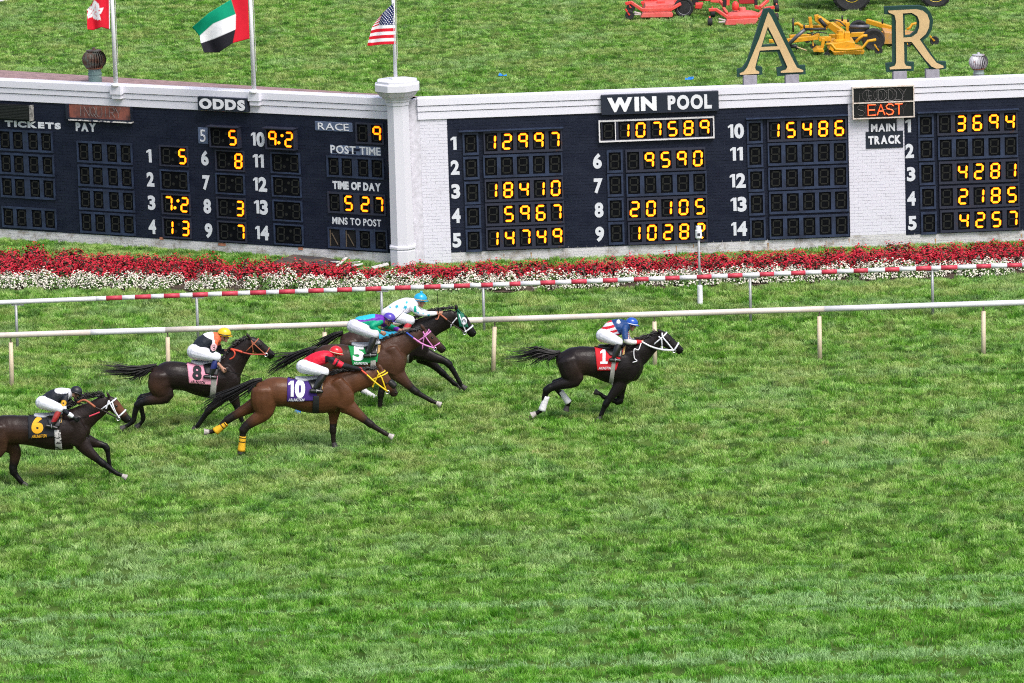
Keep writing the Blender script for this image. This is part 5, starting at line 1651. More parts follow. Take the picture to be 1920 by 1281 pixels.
def rider(S, label, J):
    """crouched jockey: one continuous body, silks, breeches, boots, helmet"""
    root = tag(empty('person', S.o + Vector(S.p(*J['hip'][:2]))), label, 'person', 'jockeys riding in the race')
    off = np.array(root.location - S.o)
    c = S.chain
    u = S.m
    def tb(pts, ratio, dy=0.0, k=1.0, n=14):
        P, R, rt = c(pts, ratio, dy)
        return loft([p - off for p in P], [r * k for r in R], rt, n)
    W = .165                                  # half shoulder width
    hx, hy = J['head']
    hr_ = J['hr']
    tor = J['torso']
    def torso(k): return [tb(tor, 1.15, 0, k, 18), tb([(tor[-1][0] - 6, tor[-1][1] + 14, tor[-1][2] * .62, -W * .8), (tor[-1][0] - 6, tor[-1][1] + 14, tor[-1][2] * .62, W * .8)], 1.0, 0, k)]
    def arm(k, a0, a1):
        out = []
        for nm, sg in (('near', -1), ('far', 1)):
            q = J['arm_' + nm]
            sh, el, ha = q
            dys = (sg * W, sg * (W + .09), sg * .07)
            pts = [(sh[0], sh[1], 30, dys[0]), (el[0], el[1], 24, dys[1]), (ha[0], ha[1], 15, dys[2])]
            if J.get('near_hand_dy') is not None and sg < 0: pts[2] = (ha[0], ha[1], 15, J['near_hand_dy'])
            pts = [(x, y, r * J.get('armk', 1.0), dy) for x, y, r, dy in pts]
            P, R, rt = c(pts, 1.0)
            P, R2 = smooth_path(P, R, 8)
            R2 = R2[:, 0]
            m = len(P)
            i0, i1 = int(a0 * (m - 1)), int(round(a1 * (m - 1)))
            out.append(loft([p - off for p in P[i0:i1 + 1:2]], [r * k for r in R2[i0:i1 + 1:2]], 1.0, 12))
        return out
    def leg(k):
        out = []
        for sg in (-1, 1):
            h, kn = J['hip'], J['knee']
            out.append(tb([(h[0], h[1], h[2], sg * .09), ((h[0] + kn[0]) / 2, (h[1] + kn[1]) / 2 + 2, (h[2] * .42 + kn[2] * .62), sg * .19), (kn[0], kn[1], kn[2], sg * .245)], 1.0, 0, k))
        return out
    def shin(k, sg):
        kn, an, toe, heel = J['knee'], J['ankle'], J['toe'], J['heel']
        yk = sg * .255; ya = sg * .315
        return [tb([(kn[0] - 4, kn[1] + 12, 30 * k, yk), ((kn[0] + an[0]) / 2 + 2, (kn[1] + an[1]) / 2, 33 * k, (yk + ya) / 2), (an[0], an[1], 22 * k, ya)], 1.0),
                tb([(heel[0], heel[1] - 6, 19 * k, ya), ((heel[0] + toe[0]) / 2, (heel[1] + toe[1]) / 2 - 6, 20 * k, ya), (toe[0], toe[1] - 4, 15 * k, ya)], 1.1)]
    # head
    tilt = J.get('look', .35)
    hd = np.array(S.p(hx, hy, 0)) - off
    hm = hr_ * u
    fwd = np.array([math.cos(tilt), 0, -math.sin(tilt)]); upv = np.array([math.sin(tilt), 0, math.cos(tilt)])
    def hpnt(f_, u_, l_=0): return hd + fwd * f_ * hm + upv * u_ * hm + np.array([0, l_ * hm, 0])
    head = [loft([hpnt(-.25, .25), hpnt(.15, .3)], [hm * .80, hm * .78], [.9, .9], 16),
            loft([hpnt(.0, -.1), hpnt(.22, -.75)], [hm * .72, hm * .46], [.85, .85], 14),
            loft([hpnt(.2, -.55), hpnt(.48, -1.0)], [hm * .42, hm * .27], [.95, .95], 12),
            loft([hpnt(.70, -.05), hpnt(.86, -.42)], [hm * .10, hm * .15], [1, 1], 8),
            loft([hpnt(.58, -.72), hpnt(.66, -.74)], [hm * .12, hm * .10], [1.8, 1.8], 8)]
    for sg in (-1, 1): head.append(loft([hpnt(-.12, -.05, sg * .70), hpnt(-.15, -.40, sg * .68)], [hm * .16, hm * .12], [.5, .5], 8))
    neck = loft([np.array(S.p(tor[-1][0], tor[-1][1], 0)) - off, hpnt(-.1, -.45)], [hm * .60, hm * .52], [1, 1], 12)
    hands = []
    for nm, sg in (('near', -1), ('far', 1)):
        sh, el, ha = J['arm_' + nm]
        dyh = sg * .07 if not (sg < 0 and J.get('near_hand_dy') is not None) else J['near_hand_dy']
        p = np.array(S.p(*ha, dyh)) - off
        e_ = np.array(S.p(*el, sg * (W + .09))) - off
        d = (p - e_); d /= np.linalg.norm(d)
        sd2 = np.cross(d, [0, 1, 0]); sd2 /= np.linalg.norm(sd2)
        if sd2[2] > 0: sd2 = -sd2                               # towards the ground
        hands.append(loft([p - d * .03, p + d * .055], [.040, .042], [.55, .55], 10))
        lat = np.array([0, -sg, 0.])
        for i in range(4):                                     # fingers close round the rein
            b0 = p + d * .065 + sd2 * (.032 - .021 * i) * -1
            l_ = (.038, .044, .042, .034)[i]
            hands.append(loft([b0, b0 + d * l_ * .55 + lat * .014, b0 + d * l_ * .35 + lat * .045, b0 - d * .012 + lat * .048], [.0105, .0105, .010, .009], [1] * 4, 8))
        tbase = p + d * .012 - sd2 * .036
        hands.append(loft([tbase, tbase + d * .03 - sd2 * .012 + lat * .012, tbase + d * .056 + lat * .03], [.013, .0115, .010], [1] * 3, 8))
    body = fuse(head + [neck] + torso(.9) + arm(.86, 0, 1) + hands + leg(.88) + shin(.85, -1) + shin(.85, 1), .0095, 2)
    co = co_of(body)
    skc = np.tile(np.array(J.get('skin', SKIN)), (len(co), 1))
    if J.get('gloves') is not None:
        for nm, sg in (('near', -1), ('far', 1)):
            dyh = sg * .07 if not (sg < 0 and J.get('near_hand_dy') is not None) else J['near_hand_dy']
            p = np.array(S.p(*J['arm_' + nm][2], dyh)) - off
            skc[np.linalg.norm(co - p, axis=1) < .13] = J['gloves']
    # lips and eyebrows as skin colour changes
    lip = hpnt(.70, -.74); skc[np.linalg.norm(co - lip, axis=1) < hm * .13] = np.array(SKIN) * np.array([.85, .55, .6])
    dye(body, skc, skin_m)
    link('body', body, root)
    for sg in (-1, 1):
        b = MB(); b.lathe([(.001, -.012), (.012, -.008), (.014, 0), (.012, .008), (.001, .012)], 8); b.build('eye', eye_m, root, Vector(hpnt(.72, -.12, sg * .30)), smooth=True)
    # silks
    j = fuse(torso(1.06) + arm(1.12, 0, J.get('sleeve', .86)), .0105, 3)
    q = S.side(co_of(j) + off)
    yy = co_of(j)[:, 1]
    dye(j, np.array([J['silk'](a, b_, y_) for (a, b_), y_ in zip(q, yy)]), silk_m)
    link('silks', j, root)
    if J.get('cuff') is not None:
        t0, t1, cm = J['cuff']
        me = fuse(arm(1.18, t0, t1), .010, 1); me.materials.append(cm); link('cuffs', me, root)
    # breeches
    hp_ = J['hip']
    seat = [tb([(hp_[0] - 12, hp_[1] - 2, hp_[2] * 1.0, -.06), (hp_[0] - 12, hp_[1] - 2, hp_[2] * 1.0, .06)], 1.1, 0, 1.02)]
    br = fuse(seat + leg(1.04), .0115, 4)
    dye(br, np.tile(np.array(J.get('breech', (.72, .72, .80))), (len(br.vertices), 1)), silk_m)
    link('breeches', br, root)
    for sg in (-1, 1):
        me = fuse(shin(1.0, sg), .010, 3)
        cb = co_of(me); qb = S.side(cb + off)
        colb = np.tile(np.array([.011, .011, .012]), (len(cb), 1))
        if 'boot_top' in J:
            y0, cc = J['boot_top']
            for lim, cval in cc:
                colb[qb[:, 1] < y0 + lim] = cval
        dye(me, colb, tint_mat('boot_leather', .3, .6, .1)); link('boot', me, root)
        # stirrup iron
        an = np.array(S.p(J['ankle'][0], J['ankle'][1], sg * .315)) - off
        te = np.array(S.p((J['toe'][0] + J['heel'][0]) / 2, (J['toe'][1] + J['heel'][1]) / 2, sg * .315)) - off
        b = MB(); b.tube([te + np.array([0, .05 * math.cos(a), .01 + .07 * (math.sin(a) if math.sin(a) > 0 else math.sin(a) * .4)]) for a in np.linspace(0, 6.283, 13)], .006, 5, caps=False); b.build('stirrup', steel, root)
    # helmet
    b = MB()
    prof = []
    for i in range(9):
        a = i / 8 * math.pi / 2
        prof.append((hm * 1.06 * math.cos(a) + .001, hm * 1.02 * math.sin(a)))
    prof = [(hm * 1.02, -hm * .32)] + prof
    b.lathe(prof, 28, scale=(1.08, .92))
    hel = b.mesh('helmet', J['helm'], True)
    rotm = Matrix.Rotation(tilt - .12, 4, 'Y')
    ho = link('helmet', hel, root, Vector(hpnt(-.03, .18))); ho.rotation_euler = (0, tilt - .10, 0)
    pk = MB()
    vs, fs = [], []
    for i in range(9):
        a = -1.05 + 2.1 * i / 8
        for rr, zz in ((1.0, -.10), (1.34 + .1 * math.cos(a), -.24), (1.0, -.18)):
            vs.append((hm * rr * math.cos(a) * 1.05, hm * rr * math.sin(a) * .9, hm * zz))
    for i in range(8):
        for k in range(3):
            k2 = (k + 1) % 3
            fs.append((3 * i + k, 3 * i + 3 + k, 3 * i + 3 + k2, 3 * i + k2))
    pk.add(vs, fs); pk.build('peak', J['helm'], ho, smooth=True)
    bd = MB(); bd.tube([(hm * 1.10 * math.cos(a), hm * .965 * math.sin(a), -hm * .06) for a in np.linspace(0, 6.283, 25)], hm * .085, 6, caps=False); bd.build('band', J.get('band', leather), ho)
    if J.get('pompom'):
        bp = MB(); bp.lathe([(.001, -.03), (.03, -.015), (.034, .005), (.022, .03), (.001, .036)], 10); bp.build('pompom', J['helm'], ho, (0, 0, hm * 1.08), smooth=True)
    # goggles
    gg = MB()
    gg.tube([tuple(hpnt(.74 * math.cos(a) - .04, .02, .74 * math.sin(a))) for a in np.linspace(-1.0, 1.0, 9)], hm * .17, 8)
    gg.build('goggles', leather, root)
    st = MB(); st.tube([tuple(hpnt(.1, -.05, -.80)), tuple(hpnt(.25, -.6, -.6)), tuple(hpnt(.35, -.98, 0)), tuple(hpnt(.25, -.6, .6)), tuple(hpnt(.1, -.05, .80))], hm * .07, 6); st.build('chin_strap', leather, root)
    return root

def whip(S, label, pts, dy, m_=None):
    P = [S.p(x, y, dy) for x, y in pts]
    o = Vector(P[0]) + S.o
    b = MB(); b.tube([Vector(p) - Vector(P[0]) for p in P], [.011] + [.008] * (len(P) - 2) + [.004], 6)
    w = b.mesh('whip', mat('whip_black', (.008, .008, .008), .8, spec=.1))
    r = tag(link('whip', w, None, o), label, 'whip')
    if m_:
        a, d = m_
        b = MB(); b.tube([Vector(S.p(*a, dy)) - Vector(P[0]), Vector(S.p(*d, dy)) - Vector(P[0])], .014, 6); b.build('whip_band', MATS['rail_red_band'] if 'rail_red_band' in MATS else mat('rail_red_band', (.6, .05, .09), .5), r)
    return r

BAY_D, BAY_K = (.020, .0125, .010), (.0055, .005, .0055)
def solid(c): return lambda x, y, yy: c
RBOX = mat('red_saddle_cloth', (.55, .012, .022), .8, var=.08, scale=8)
PINK = mat('pink_saddle_cloth', (.72, .30, .40), .8, var=.08, scale=8)
PURP = mat('purple_saddle_cloth', (.045, .015, .17), .8, var=.12, scale=8)
GRN = mat('green_saddle_cloth', (.006, .25, .06), .8, var=.1, scale=8)
BLKC = mat('black_saddle_cloth', (.010, .011, .016), .8, var=.2, scale=8)
NUM_W = mat('white_number', (.76, .76, .82), .7)
NUM_Y = mat('yellow_number', (.72, .36, .012), .7)
NUM_K = mat('black_number', (.010, .010, .014), .7)
GIRTH = mat('grey_girth', (.30, .29, .27), .8, var=.2, scale=12)
GIRTH_K = mat('black_girth', (.012, .012, .014), .6)
GIRTH_W = mat('white_edged_girth', (.50, .48, .48), .7, color2=(.03, .03, .03), scale=10, lo=.42, hi=.5)
REIN_W, REIN_R = mat('white_rein', (.70, .69, .73), .5), mat('red_rein_grip', (.58, .07, .035), .6)
REIN_B, REIN_P, REIN_Y = mat('brown_rein', (.33, .10, .05), .6), mat('pink_rein', (.62, .22, .50), .5), mat('yellow_rein', (.75, .52, .015), .5)
REIN_BL, REIN_K = mat('blue_rein_grip', (.02, .06, .36), .6), mat('dark_rein', (.03, .02, .018), .6)
SAD_G = mat('grey_saddle', (.42, .43, .47), .5)
SAD_K = leather

# --- number 1, leading
S1 = Survey(920, 560, 5.053, 100.6, 1000)
H1 = dict(coat=(.0105, .0078, .0085), points=BAY_K, flank=(870, 640, 190, (.030, .018, .015)), hooves=[1, 0, 0, 0],
  trunk=[(668, 588, 82), (740, 590, 122), (820, 592, 140), (910, 592, 140), (1000, 602, 146), (1100, 625, 166), (1200, 636, 188), (1290, 632, 196), (1360, 640, 150)],
  neck=[(1300, 575, 150), (1390, 520, 128), (1480, 455, 100), (1560, 395, 80), (1600, 365, 66)],
  head=[(1595, 352, 60), (1655, 392, 66), (1720, 440, 50), (1780, 478, 38), (1805, 496, 32)], ears=[(1612, 330, 1578, 288)],
  mass=[dict(pts=[(730, 590, 105), (760, 680, 110), (790, 750, 80)], dy=.155, ratio=.55), dict(pts=[(1300, 520, 70), (1340, 640, 85), (1290, 740, 70)], dy=.165, ratio=.45)],
  legs=[('near', [(765, 690, 110), (790, 775, 72), (545, 858, 36), (498, 1030, 25), (450, 1078, 22), (402, 1100, 26)]),
        ('far', [(760, 700, 100), (770, 770, 66), (610, 815, 34), (730, 975, 24), (730, 1010, 21), (718, 1045, 24)]),
        ('near', [(1225, 780, 80), (1200, 850, 56), (1098, 990, 31), (1050, 1095, 21), (1040, 1125, 20), (1030, 1140, 22)]),
        ('far', [(1230, 800, 70), (1228, 880, 48), (1215, 972, 30), (1085, 938, 22), (1040, 905, 20), (1000, 888, 24)])],
  wraps=[('near', 0, (530, 925), (485, 1060), WRAP_W, 30), ('far', 1, (662, 880), (738, 985), WRAP_W, 28)],
  tail=[dict(pts=[(655, 510, 0), (600, 525, 0), (530, 520, 0), (440, 500, 0), (340, 530, .02), (220, 545, .03), (70, 525, .05)], w=.095, n=90, start=.2), dict(pts=[(640, 520, 0), (590, 545, -.02), (545, 585, -.03), (545, 680, -.04)], w=.05, n=26), dict(pts=[(560, 530, 0), (450, 565, -.02), (350, 630, -.03)], w=.09, n=30)],
  mane=dict(pts=[(1290, 435), (1370, 400), (1440, 378), (1520, 350), (1575, 325)], blow=(-.09, -.01, .03)), eye=(1690, 392), nostril=(1812, 480),
  cloth=dict(quad=[(983, 437), (1272, 448), (1185, 680), (1010, 683)], mat=RBOX, num='1', numbox=(1038, 1110, 478, 630), nmat=NUM_W, txt=(1025, 1140, 645, 668), bold=.07),
  girth=[([(1148, 600), (1185, 600), (1160, 820), (1118, 815)], GIRTH)],
  saddle=dict(pts=[(1030, 452), (1110, 458), (1190, 450), (1255, 440)], mat=SAD_K, pad=[(1060, 462), (1255, 470), (1235, 560), (1130, 540)], pom=[(1262, 455), (1278, 455), (1268, 530), (1248, 540)]),
  straps=dict(mat=WHITE_M, w=.016, loops=[(.35, .015, -.25), (2.55, .017, 0)], lines=[[(1622, 318), (1625, 355), (1680, 420), (1735, 490)], [(1590, 350), (1618, 380), (1625, 490)]], bit=(1738, 492)),
  reins=[([(1430, 408, -.10), (1520, 455, -.12), (1630, 485, -.13), (1735, 490, -.12)], .019, REIN_W), ([(1425, 420, -.12), (1400, 485, -.2), (1360, 480, -.24), (1360, 560, -.26), (1385, 590, -.26), (1345, 605, -.27)], .011, REIN_W), ([(1430, 408, .10), (1520, 455, .12), (1735, 490, .12)], .016, REIN_W)])
horse(S1, 'leading dark brown racehorse with red cloth number 1 and white bridle', H1)
def silk1(x, y, yy):
    if x > 1262 and y > 358: return (.66, .62, .64)
    if x > 1140 + (y - 195) * .63:
        if (x - 1210) ** 2 + (y - 212) ** 2 < 18 ** 2 and y < 222: return (.7, .7, .75)
        if x > 1300 and 300 < y < 355: return (.6, .15, .12) if int(y / 9) % 2 else (.7, .7, .72)
        return (.010, .045, .16)
    k = (x * .30 + y * .95)
    return (.60, .012, .03) if int((k + 6) / 24) % 2 == 0 else (.74, .72, .77)
rider(S1, 'jockey in blue helmet and blue jersey with red and white stripes', dict(
  head=(1336, 240), hr=52, look=.35, torso=[(1098, 318, 60), (1150, 282, 72), (1220, 268, 74), (1278, 262, 54)], hip=(1082, 350, 66), knee=(1218, 412, 40), ankle=(1168, 555), toe=(1228, 592), heel=(1132, 588),
  arm_near=[(1268, 295), (1296, 402), (1432, 412)], arm_far=[(1275, 290), (1310, 390), (1436, 405)], silk=silk1, helm=mat('blue_helmet', (.008, .075, .42), .25, coat=.5), band=WHITE_M, armk=1.05,
  cuff=(.86, .93, mat('red_cuff', (.62, .02, .03), .6)), sleeve=.86))

# --- number 10
S10 = Survey(340, 620, 4.571, 98.5, 1000)
H10 = dict(coat=(.085, .034, .016), points=(.014, .010, .009), flank=(880, 470, 220, (.105, .042, .019)), hooves=[0, 1, 1, 0],
  trunk=[(672, 512, 78), (745, 520, 118), (830, 524, 130), (910, 528, 126), (980, 542, 132), (1070, 556, 146), (1170, 562, 152), (1280, 545, 160), (1360, 545, 150), (1410, 565, 110)],
  neck=[(1320, 500, 140), (1420, 452, 112), (1530, 425, 92), (1620, 398, 80), (1680, 370, 64)],
  head=[(1690, 362, 56), (1728, 415, 62), (1772, 472, 48), (1815, 525, 38), (1832, 545, 31)], ears=[(1706, 335, 1690, 288)],
  mass=[dict(pts=[(700, 520, 100), (700, 610, 108), (710, 690, 80)], dy=.155, ratio=.55), dict(pts=[(1330, 440, 60), (1400, 560, 85), (1380, 650, 70)], dy=.165, ratio=.45)],
  legs=[('near', [(715, 630, 110), (700, 712, 72), (545, 835, 36), (522, 960, 25), (515, 1010, 24), (512, 1040, 26)]),
        ('far', [(680, 610, 100), (600, 650, 62), (412, 755, 33), (305, 845, 23), (262, 866, 20), (212, 868, 26)]),
        ('near', [(1415, 640, 85), (1480, 690, 56), (1612, 795, 30), (1745, 880, 20), (1775, 895, 19), (1800, 908, 22)]),
        ('far', [(1310, 660, 70), (1305, 750, 42), (1300, 845, 29), (1303, 935, 20), (1305, 962, 20), (1312, 985, 22)])],
  wraps=[('near', 0, (527, 905), (514, 1030), WRAP_Y, 29), ('far', 1, (385, 790), (290, 866), WRAP_Y, 29)], wrap_lines=[.08, .36],
  tail=[dict(pts=[(690, 420, 0), (620, 440, 0), (540, 480, 0), (430, 535, 0), (330, 580, .02), (230, 640, .03), (90, 735, .03)], w=.085, n=110, start=.2), dict(pts=[(660, 430, 0), (600, 490, -.03), (560, 540, -.03), (480, 590, 0)], w=.06, n=24)],
  mane=dict(pts=[(1265, 365), (1360, 342), (1470, 330), (1580, 322), (1675, 318)], blow=(-.10, -.02, .0)), eye=(1757, 445), nostril=(1838, 530),
  cloth=dict(quad=[(910, 408), (1110, 402), (1180, 600), (905, 608)], mat=PURP, num='10', numbox=(918, 1062, 428, 575), nmat=NUM_W, txt=(920, 1055, 580, 603), bold=.06),
  girth=[([(1130, 560), (1182, 560), (1178, 712), (1122, 712)], GIRTH_K)],
  saddle=dict(pts=[(985, 408), (1060, 416), (1130, 405), (1200, 390)], mat=SAD_G, pad=[(1080, 420), (1225, 420), (1200, 520), (1120, 500)], pom=[(1195, 430), (1222, 425), (1212, 500), (1180, 520)]),
  straps=dict(mat=REIN_Y, w=.015, loops=[(.45, .015, -.2)], lines=[[(1680, 340), (1720, 400), (1760, 520)], [(1745, 345), (1690, 370), (1640, 480)]], bit=(1768, 522)),
  reins=[([(1545, 340, -.10), (1590, 378, -.13)], .020, REIN_R), ([(1590, 378, -.13), (1670, 450, -.15), (1768, 522, -.12)], .017, REIN_Y), ([(1545, 340, .10), (1670, 450, .14), (1768, 522, .12)], .015, REIN_Y)], roll=(1805, 460, 34))
horse(S10, 'bay racehorse with purple cloth number 10 and yellow leg bandages', H10)
def silk10(x, y, yy):
    t = (x - 1275) * .86 + (y - 240) * .5
    if abs(yy) > .10 and x > 1235 and y > 205:
        if t < 32 : return (.010, .010, .013)
        if 52 < t < 68: return (.010, .010, .013)
        if t > 112: return (.010, .010, .013)
    return (.62, .010, .035)
rider(S10, 'jockey in red helmet and red jersey with black sleeves reaching forward', dict(
  head=(1325, 190), hr=50, look=.35, torso=[(1085, 282, 52), (1140, 255, 58), (1210, 232, 58), (1275, 222, 46)], hip=(1062, 310, 60), knee=(1232, 355, 38), ankle=(1150, 490), toe=(1205, 527), heel=(1112, 522),
  arm_near=[(1280, 245), (1380, 298), (1538, 334)], arm_far=[(1285, 245), (1390, 300), (1545, 338)], silk=silk10, helm=mat('red_helmet', (.62, .012, .02), .25, coat=.5), band=mat('cream_band', (.6, .5, .36), .5), sleeve=.97, gloves=(.012, .012, .013)))

# --- number 6, leftmost
S6 = Survey(0, 700, 5.823, 96.0, 500)
H6 = dict(coat=(.0155, .0095, .0085), points=BAY_K, flank=(100, 760, 300, (.055, .026, .016)), face=((1330, 360), .16, (.11, .04, .018)), hooves=[0, 0, 1, 0],
  trunk=[(-100, 600, 100), (-20, 605, 140), (80, 612, 160), (190, 618, 162), (310, 622, 165), (430, 634, 178), (560, 642, 198), (700, 632, 208), (820, 625, 200), (890, 650, 155)],
  neck=[(800, 560, 180), (920, 480, 142), (1030, 410, 114), (1120, 345, 98), (1170, 310, 84)],
  head=[(1175, 300, 62), (1235, 345, 76), (1305, 415, 58), (1372, 485, 46), (1402, 515, 40)], ears=[(1190, 262, 1160, 200)],
  mass=[dict(pts=[(-40, 600, 130), (-30, 720, 130), (-20, 800, 100)], dy=.155, ratio=.55), dict(pts=[(800, 520, 80), (850, 660, 100), (810, 760, 90)], dy=.165, ratio=.45)],
  legs=[('near', [(-30, 740, 125), (-40, 850, 88), (-270, 960, 42), (-360, 1120, 30), (-400, 1180, 26), (-440, 1210, 30)]),
        ('far', [(60, 740, 110), (165, 860, 72), (145, 1055, 42), (215, 1165, 29), (245, 1195, 26), (275, 1222, 28)]),
        ('near', [(900, 770, 95), (965, 850, 66), (1110, 975, 38), (1270, 1090, 25), (1315, 1108, 23), (1365, 1132, 27)]),
        ('far', [(960, 740, 80), (1060, 770, 48), (1158, 808, 34), (1190, 960, 24), (1200, 1010, 22), (1215, 1060, 24)])],
  tail=[dict(pts=[(-150, 520, 0), (-260, 540, 0), (-400, 560, 0), (-560, 600, 0)], w=.09, n=60)],
  mane=dict(pts=[(720, 385), (820, 335), (920, 285), (1020, 250), (1140, 250)], blow=(-.10, -.01, .10)), eye=(1272, 348), nostril=(1412, 500),
  cloth=dict(quad=[(303, 455), (600, 470), (590, 692), (312, 715)], mat=BLKC, num='6', numbox=(345, 475, 478, 655), nmat=NUM_Y, txt=(350, 512, 668, 700), bold=.055, tilt=-.05),
  girth=[([(592, 620), (660, 615), (682, 842), (606, 842)], GIRTH_W)],
  saddle=dict(pts=[(385, 458), (470, 462), (560, 450), (660, 425)], mat=SAD_G, pad=[(500, 465), (680, 480), (650, 590), (540, 570)], pom=[(655, 465), (680, 465), (675, 540), (640, 560)]),
  straps=dict(mat=WHITE_M, w=.015, loops=[(.45, .016, -.3), (2.35, .018, 0)], lines=[[(1190, 290), (1235, 380), (1290, 470)], [(1190, 290), (1160, 385)], [(1225, 300), (1265, 420), (1300, 475)]], bit=(1295, 488)),
  reins=[([(845, 320, -.12), (930, 295, -.16), (1040, 370, -.18)], .022, REIN_B), ([(1040, 370, -.18), (1150, 420, -.16), (1290, 488, -.13)], .013, REIN_K), ([(845, 320, .12), (1040, 380, .16), (1290, 488, .13)], .013, REIN_K)])
horse(S6, 'dark bay racehorse with black cloth, yellow number 6 and white bridle', H6)
def silk6(x, y, yy):
    if ((x - 680) / 80) ** 2 + ((y - 178) / 30) ** 2 < 1: return (.55, .55, .60)
    if (x - 705) ** 2 + (y - 296) ** 2 < 32 ** 2 and abs(yy) > .1: return (.65, .34, .02) if (x - 705) ** 2 + (y - 296) ** 2 > 10 ** 2 else (.01, .01, .02)
    if 325 < y < 355 and abs(yy) > .1: return (.6, .6, .64)
    if x > 757 and y < 285: return (.5, .5, .54)
    return (.012, .014, .022)
rider(S6, 'jockey in black helmet with black jersey and yellow 6 on the sleeve', dict(
  head=(832, 208), hr=58, look=.45, torso=[(510, 302, 72), (580, 262, 78), (660, 235, 74), (745, 222, 56)], hip=(480, 322, 74), knee=(655, 385, 48), ankle=(568, 560), toe=(625, 602), heel=(505, 578),
  arm_near=[(715, 268), (700, 395), (818, 490)], arm_far=[(740, 260), (770, 330), (845, 322)], near_hand_dy=-.24, silk=silk6, helm=mat('black_helmet', (.012, .013, .018), .4), sleeve=.90, armk=1.15,
  cuff=(.80, .90, WHITE_M), gloves=(.012, .012, .014), boot_top=(400, [(92, (.32, .012, .02)), (52, (.34, .03, .03))])))
whip(S6, 'black whip with red band held low by the black helmeted jockey', [(838, 494), (900, 487), (980, 470), (1100, 420), (1190, 378)], -.27, ((975, 470), (1090, 425)))

# --- number 8
S8_ = Survey(170, 600, 5.333, 100.9, 1000)
H8 = dict(coat=(.0135, .009, .0085), points=BAY_K, flank=(640, 650, 200, (.050, .024, .016)), hooves=[0, 0, 0, 0],
  trunk=[(652, 548, 86), (725, 552, 130), (810, 555, 145), (900, 562, 142), (980, 574, 146), (1070, 592, 164), (1180, 602, 182), (1290, 602, 192), (1380, 620, 160), (1420, 640, 120)],
  neck=[(1340, 545, 165), (1410, 450, 130), (1480, 355, 108), (1550, 275, 90), (1595, 235, 76)],
  head=[(1595, 222, 60), (1665, 258, 70), (1735, 308, 52), (1795, 345, 41), (1820, 360, 35)], ears=[(1592, 190, 1550, 132)],
  mass=[dict(pts=[(690, 560, 110), (690, 660, 118), (720, 730, 90)], dy=.155, ratio=.55), dict(pts=[(1330, 500, 70), (1400, 630, 90), (1350, 730, 80)], dy=.165, ratio=.45)],
  legs=[('near', [(715, 690, 110), (740, 770, 74), (488, 838, 38), (425, 1005, 26), (378, 1050, 22), (322, 1082, 26)]),
        ('far', [(715, 700, 100), (690, 765, 66), (505, 790, 35), (525, 975, 24), (505, 1030, 21), (468, 1066, 24)]),
        ('near', [(1300, 740, 85), (1290, 800, 58), (1185, 900, 34), (1080, 1045, 23), (1050, 1075, 21), (1028, 1095, 22)]),
        ('far', [(1400, 730, 80), (1440, 800, 54), (1475, 900, 32), (1520, 1030, 23), (1540, 1075, 21), (1558, 1110, 24)])],
  tail=[dict(pts=[(655, 455, 0), (590, 475, 0), (500, 495, 0), (400, 505, 0), (280, 500, .02), (170, 500, .03), (45, 488, .03)], w=.085, n=100, start=.2), dict(pts=[(620, 470, 0), (560, 520, -.03), (500, 570, -.03), (475, 655, -.02)], w=.06, n=26), dict(pts=[(560, 500, 0), (440, 560, -.02), (320, 600, -.02)], w=.08, n=26)],
  mane=dict(pts=[(1310, 400), (1370, 335), (1430, 265), (1490, 205), (1560, 178)], blow=(-.08, -.01, .0)), eye=(1700, 245), nostril=(1828, 345),
  cloth=dict(quad=[(962, 420), (1282, 465), (1262, 655), (985, 632)], mat=PINK, num='8', numbox=(1018, 1112, 462, 598), nmat=NUM_K, txt=(1005, 1145, 606, 634), bold=.045, tilt=.08),
  girth=[([(1205, 590), (1262, 590), (1250, 778), (1190, 778)], GIRTH)],
  saddle=dict(pts=[(1020, 415), (1100, 432), (1180, 420), (1280, 400)], mat=SAD_G, pad=[(1120, 430), (1290, 440), (1270, 560), (1150, 540)]),
  straps=dict(mat=REIN_B, w=.012, loops=[(.45, .013, -.3), (2.4, .012, 0)], lines=[[(1605, 200), (1680, 275), (1750, 340)], [(1615, 205), (1625, 320)]], bit=(1755, 342)),
  reins=[([(1400, 292, -.08), (1460, 305, -.12), (1515, 322, -.13)], .024, REIN_R), ([(1515, 325, -.13), (1620, 345, -.13), (1752, 345, -.12)], .017, mat('dull_red_rein', (.33, .05, .03), .6)), ([(1405, 290, -.10), (1440, 325, -.22), (1430, 370, -.22), (1390, 395, -.2)], .016, REIN_R), ([(1400, 292, .1), (1752, 345, .12)], .014, REIN_R)])
horse(S8_, 'dark brown racehorse with pink cloth number 8 and red reins', H8)
def silk8(x, y, yy):
    if (x - 1240) ** 2 + (y - 248) ** 2 < 34 ** 2 and abs(yy) > .1:
        d = math.hypot(x - 1240, (y - 237) if y < 249 else (y - 260))
        return (.02, .01, .02) if 7 < d < 14 else (.72, .42, .46)
    if abs(yy) > .16 and y > 268: return (.012, .015, .020)
    if x > 1235 + (y - 150) * .25 and y < 262: return (.66, .13, .05)
    if (x > 1125 and y < 130 + (x - 1100) * .45) or (x > 1222 and y < 265): return (.74, .72, .76)
    return (.012, .016, .024)
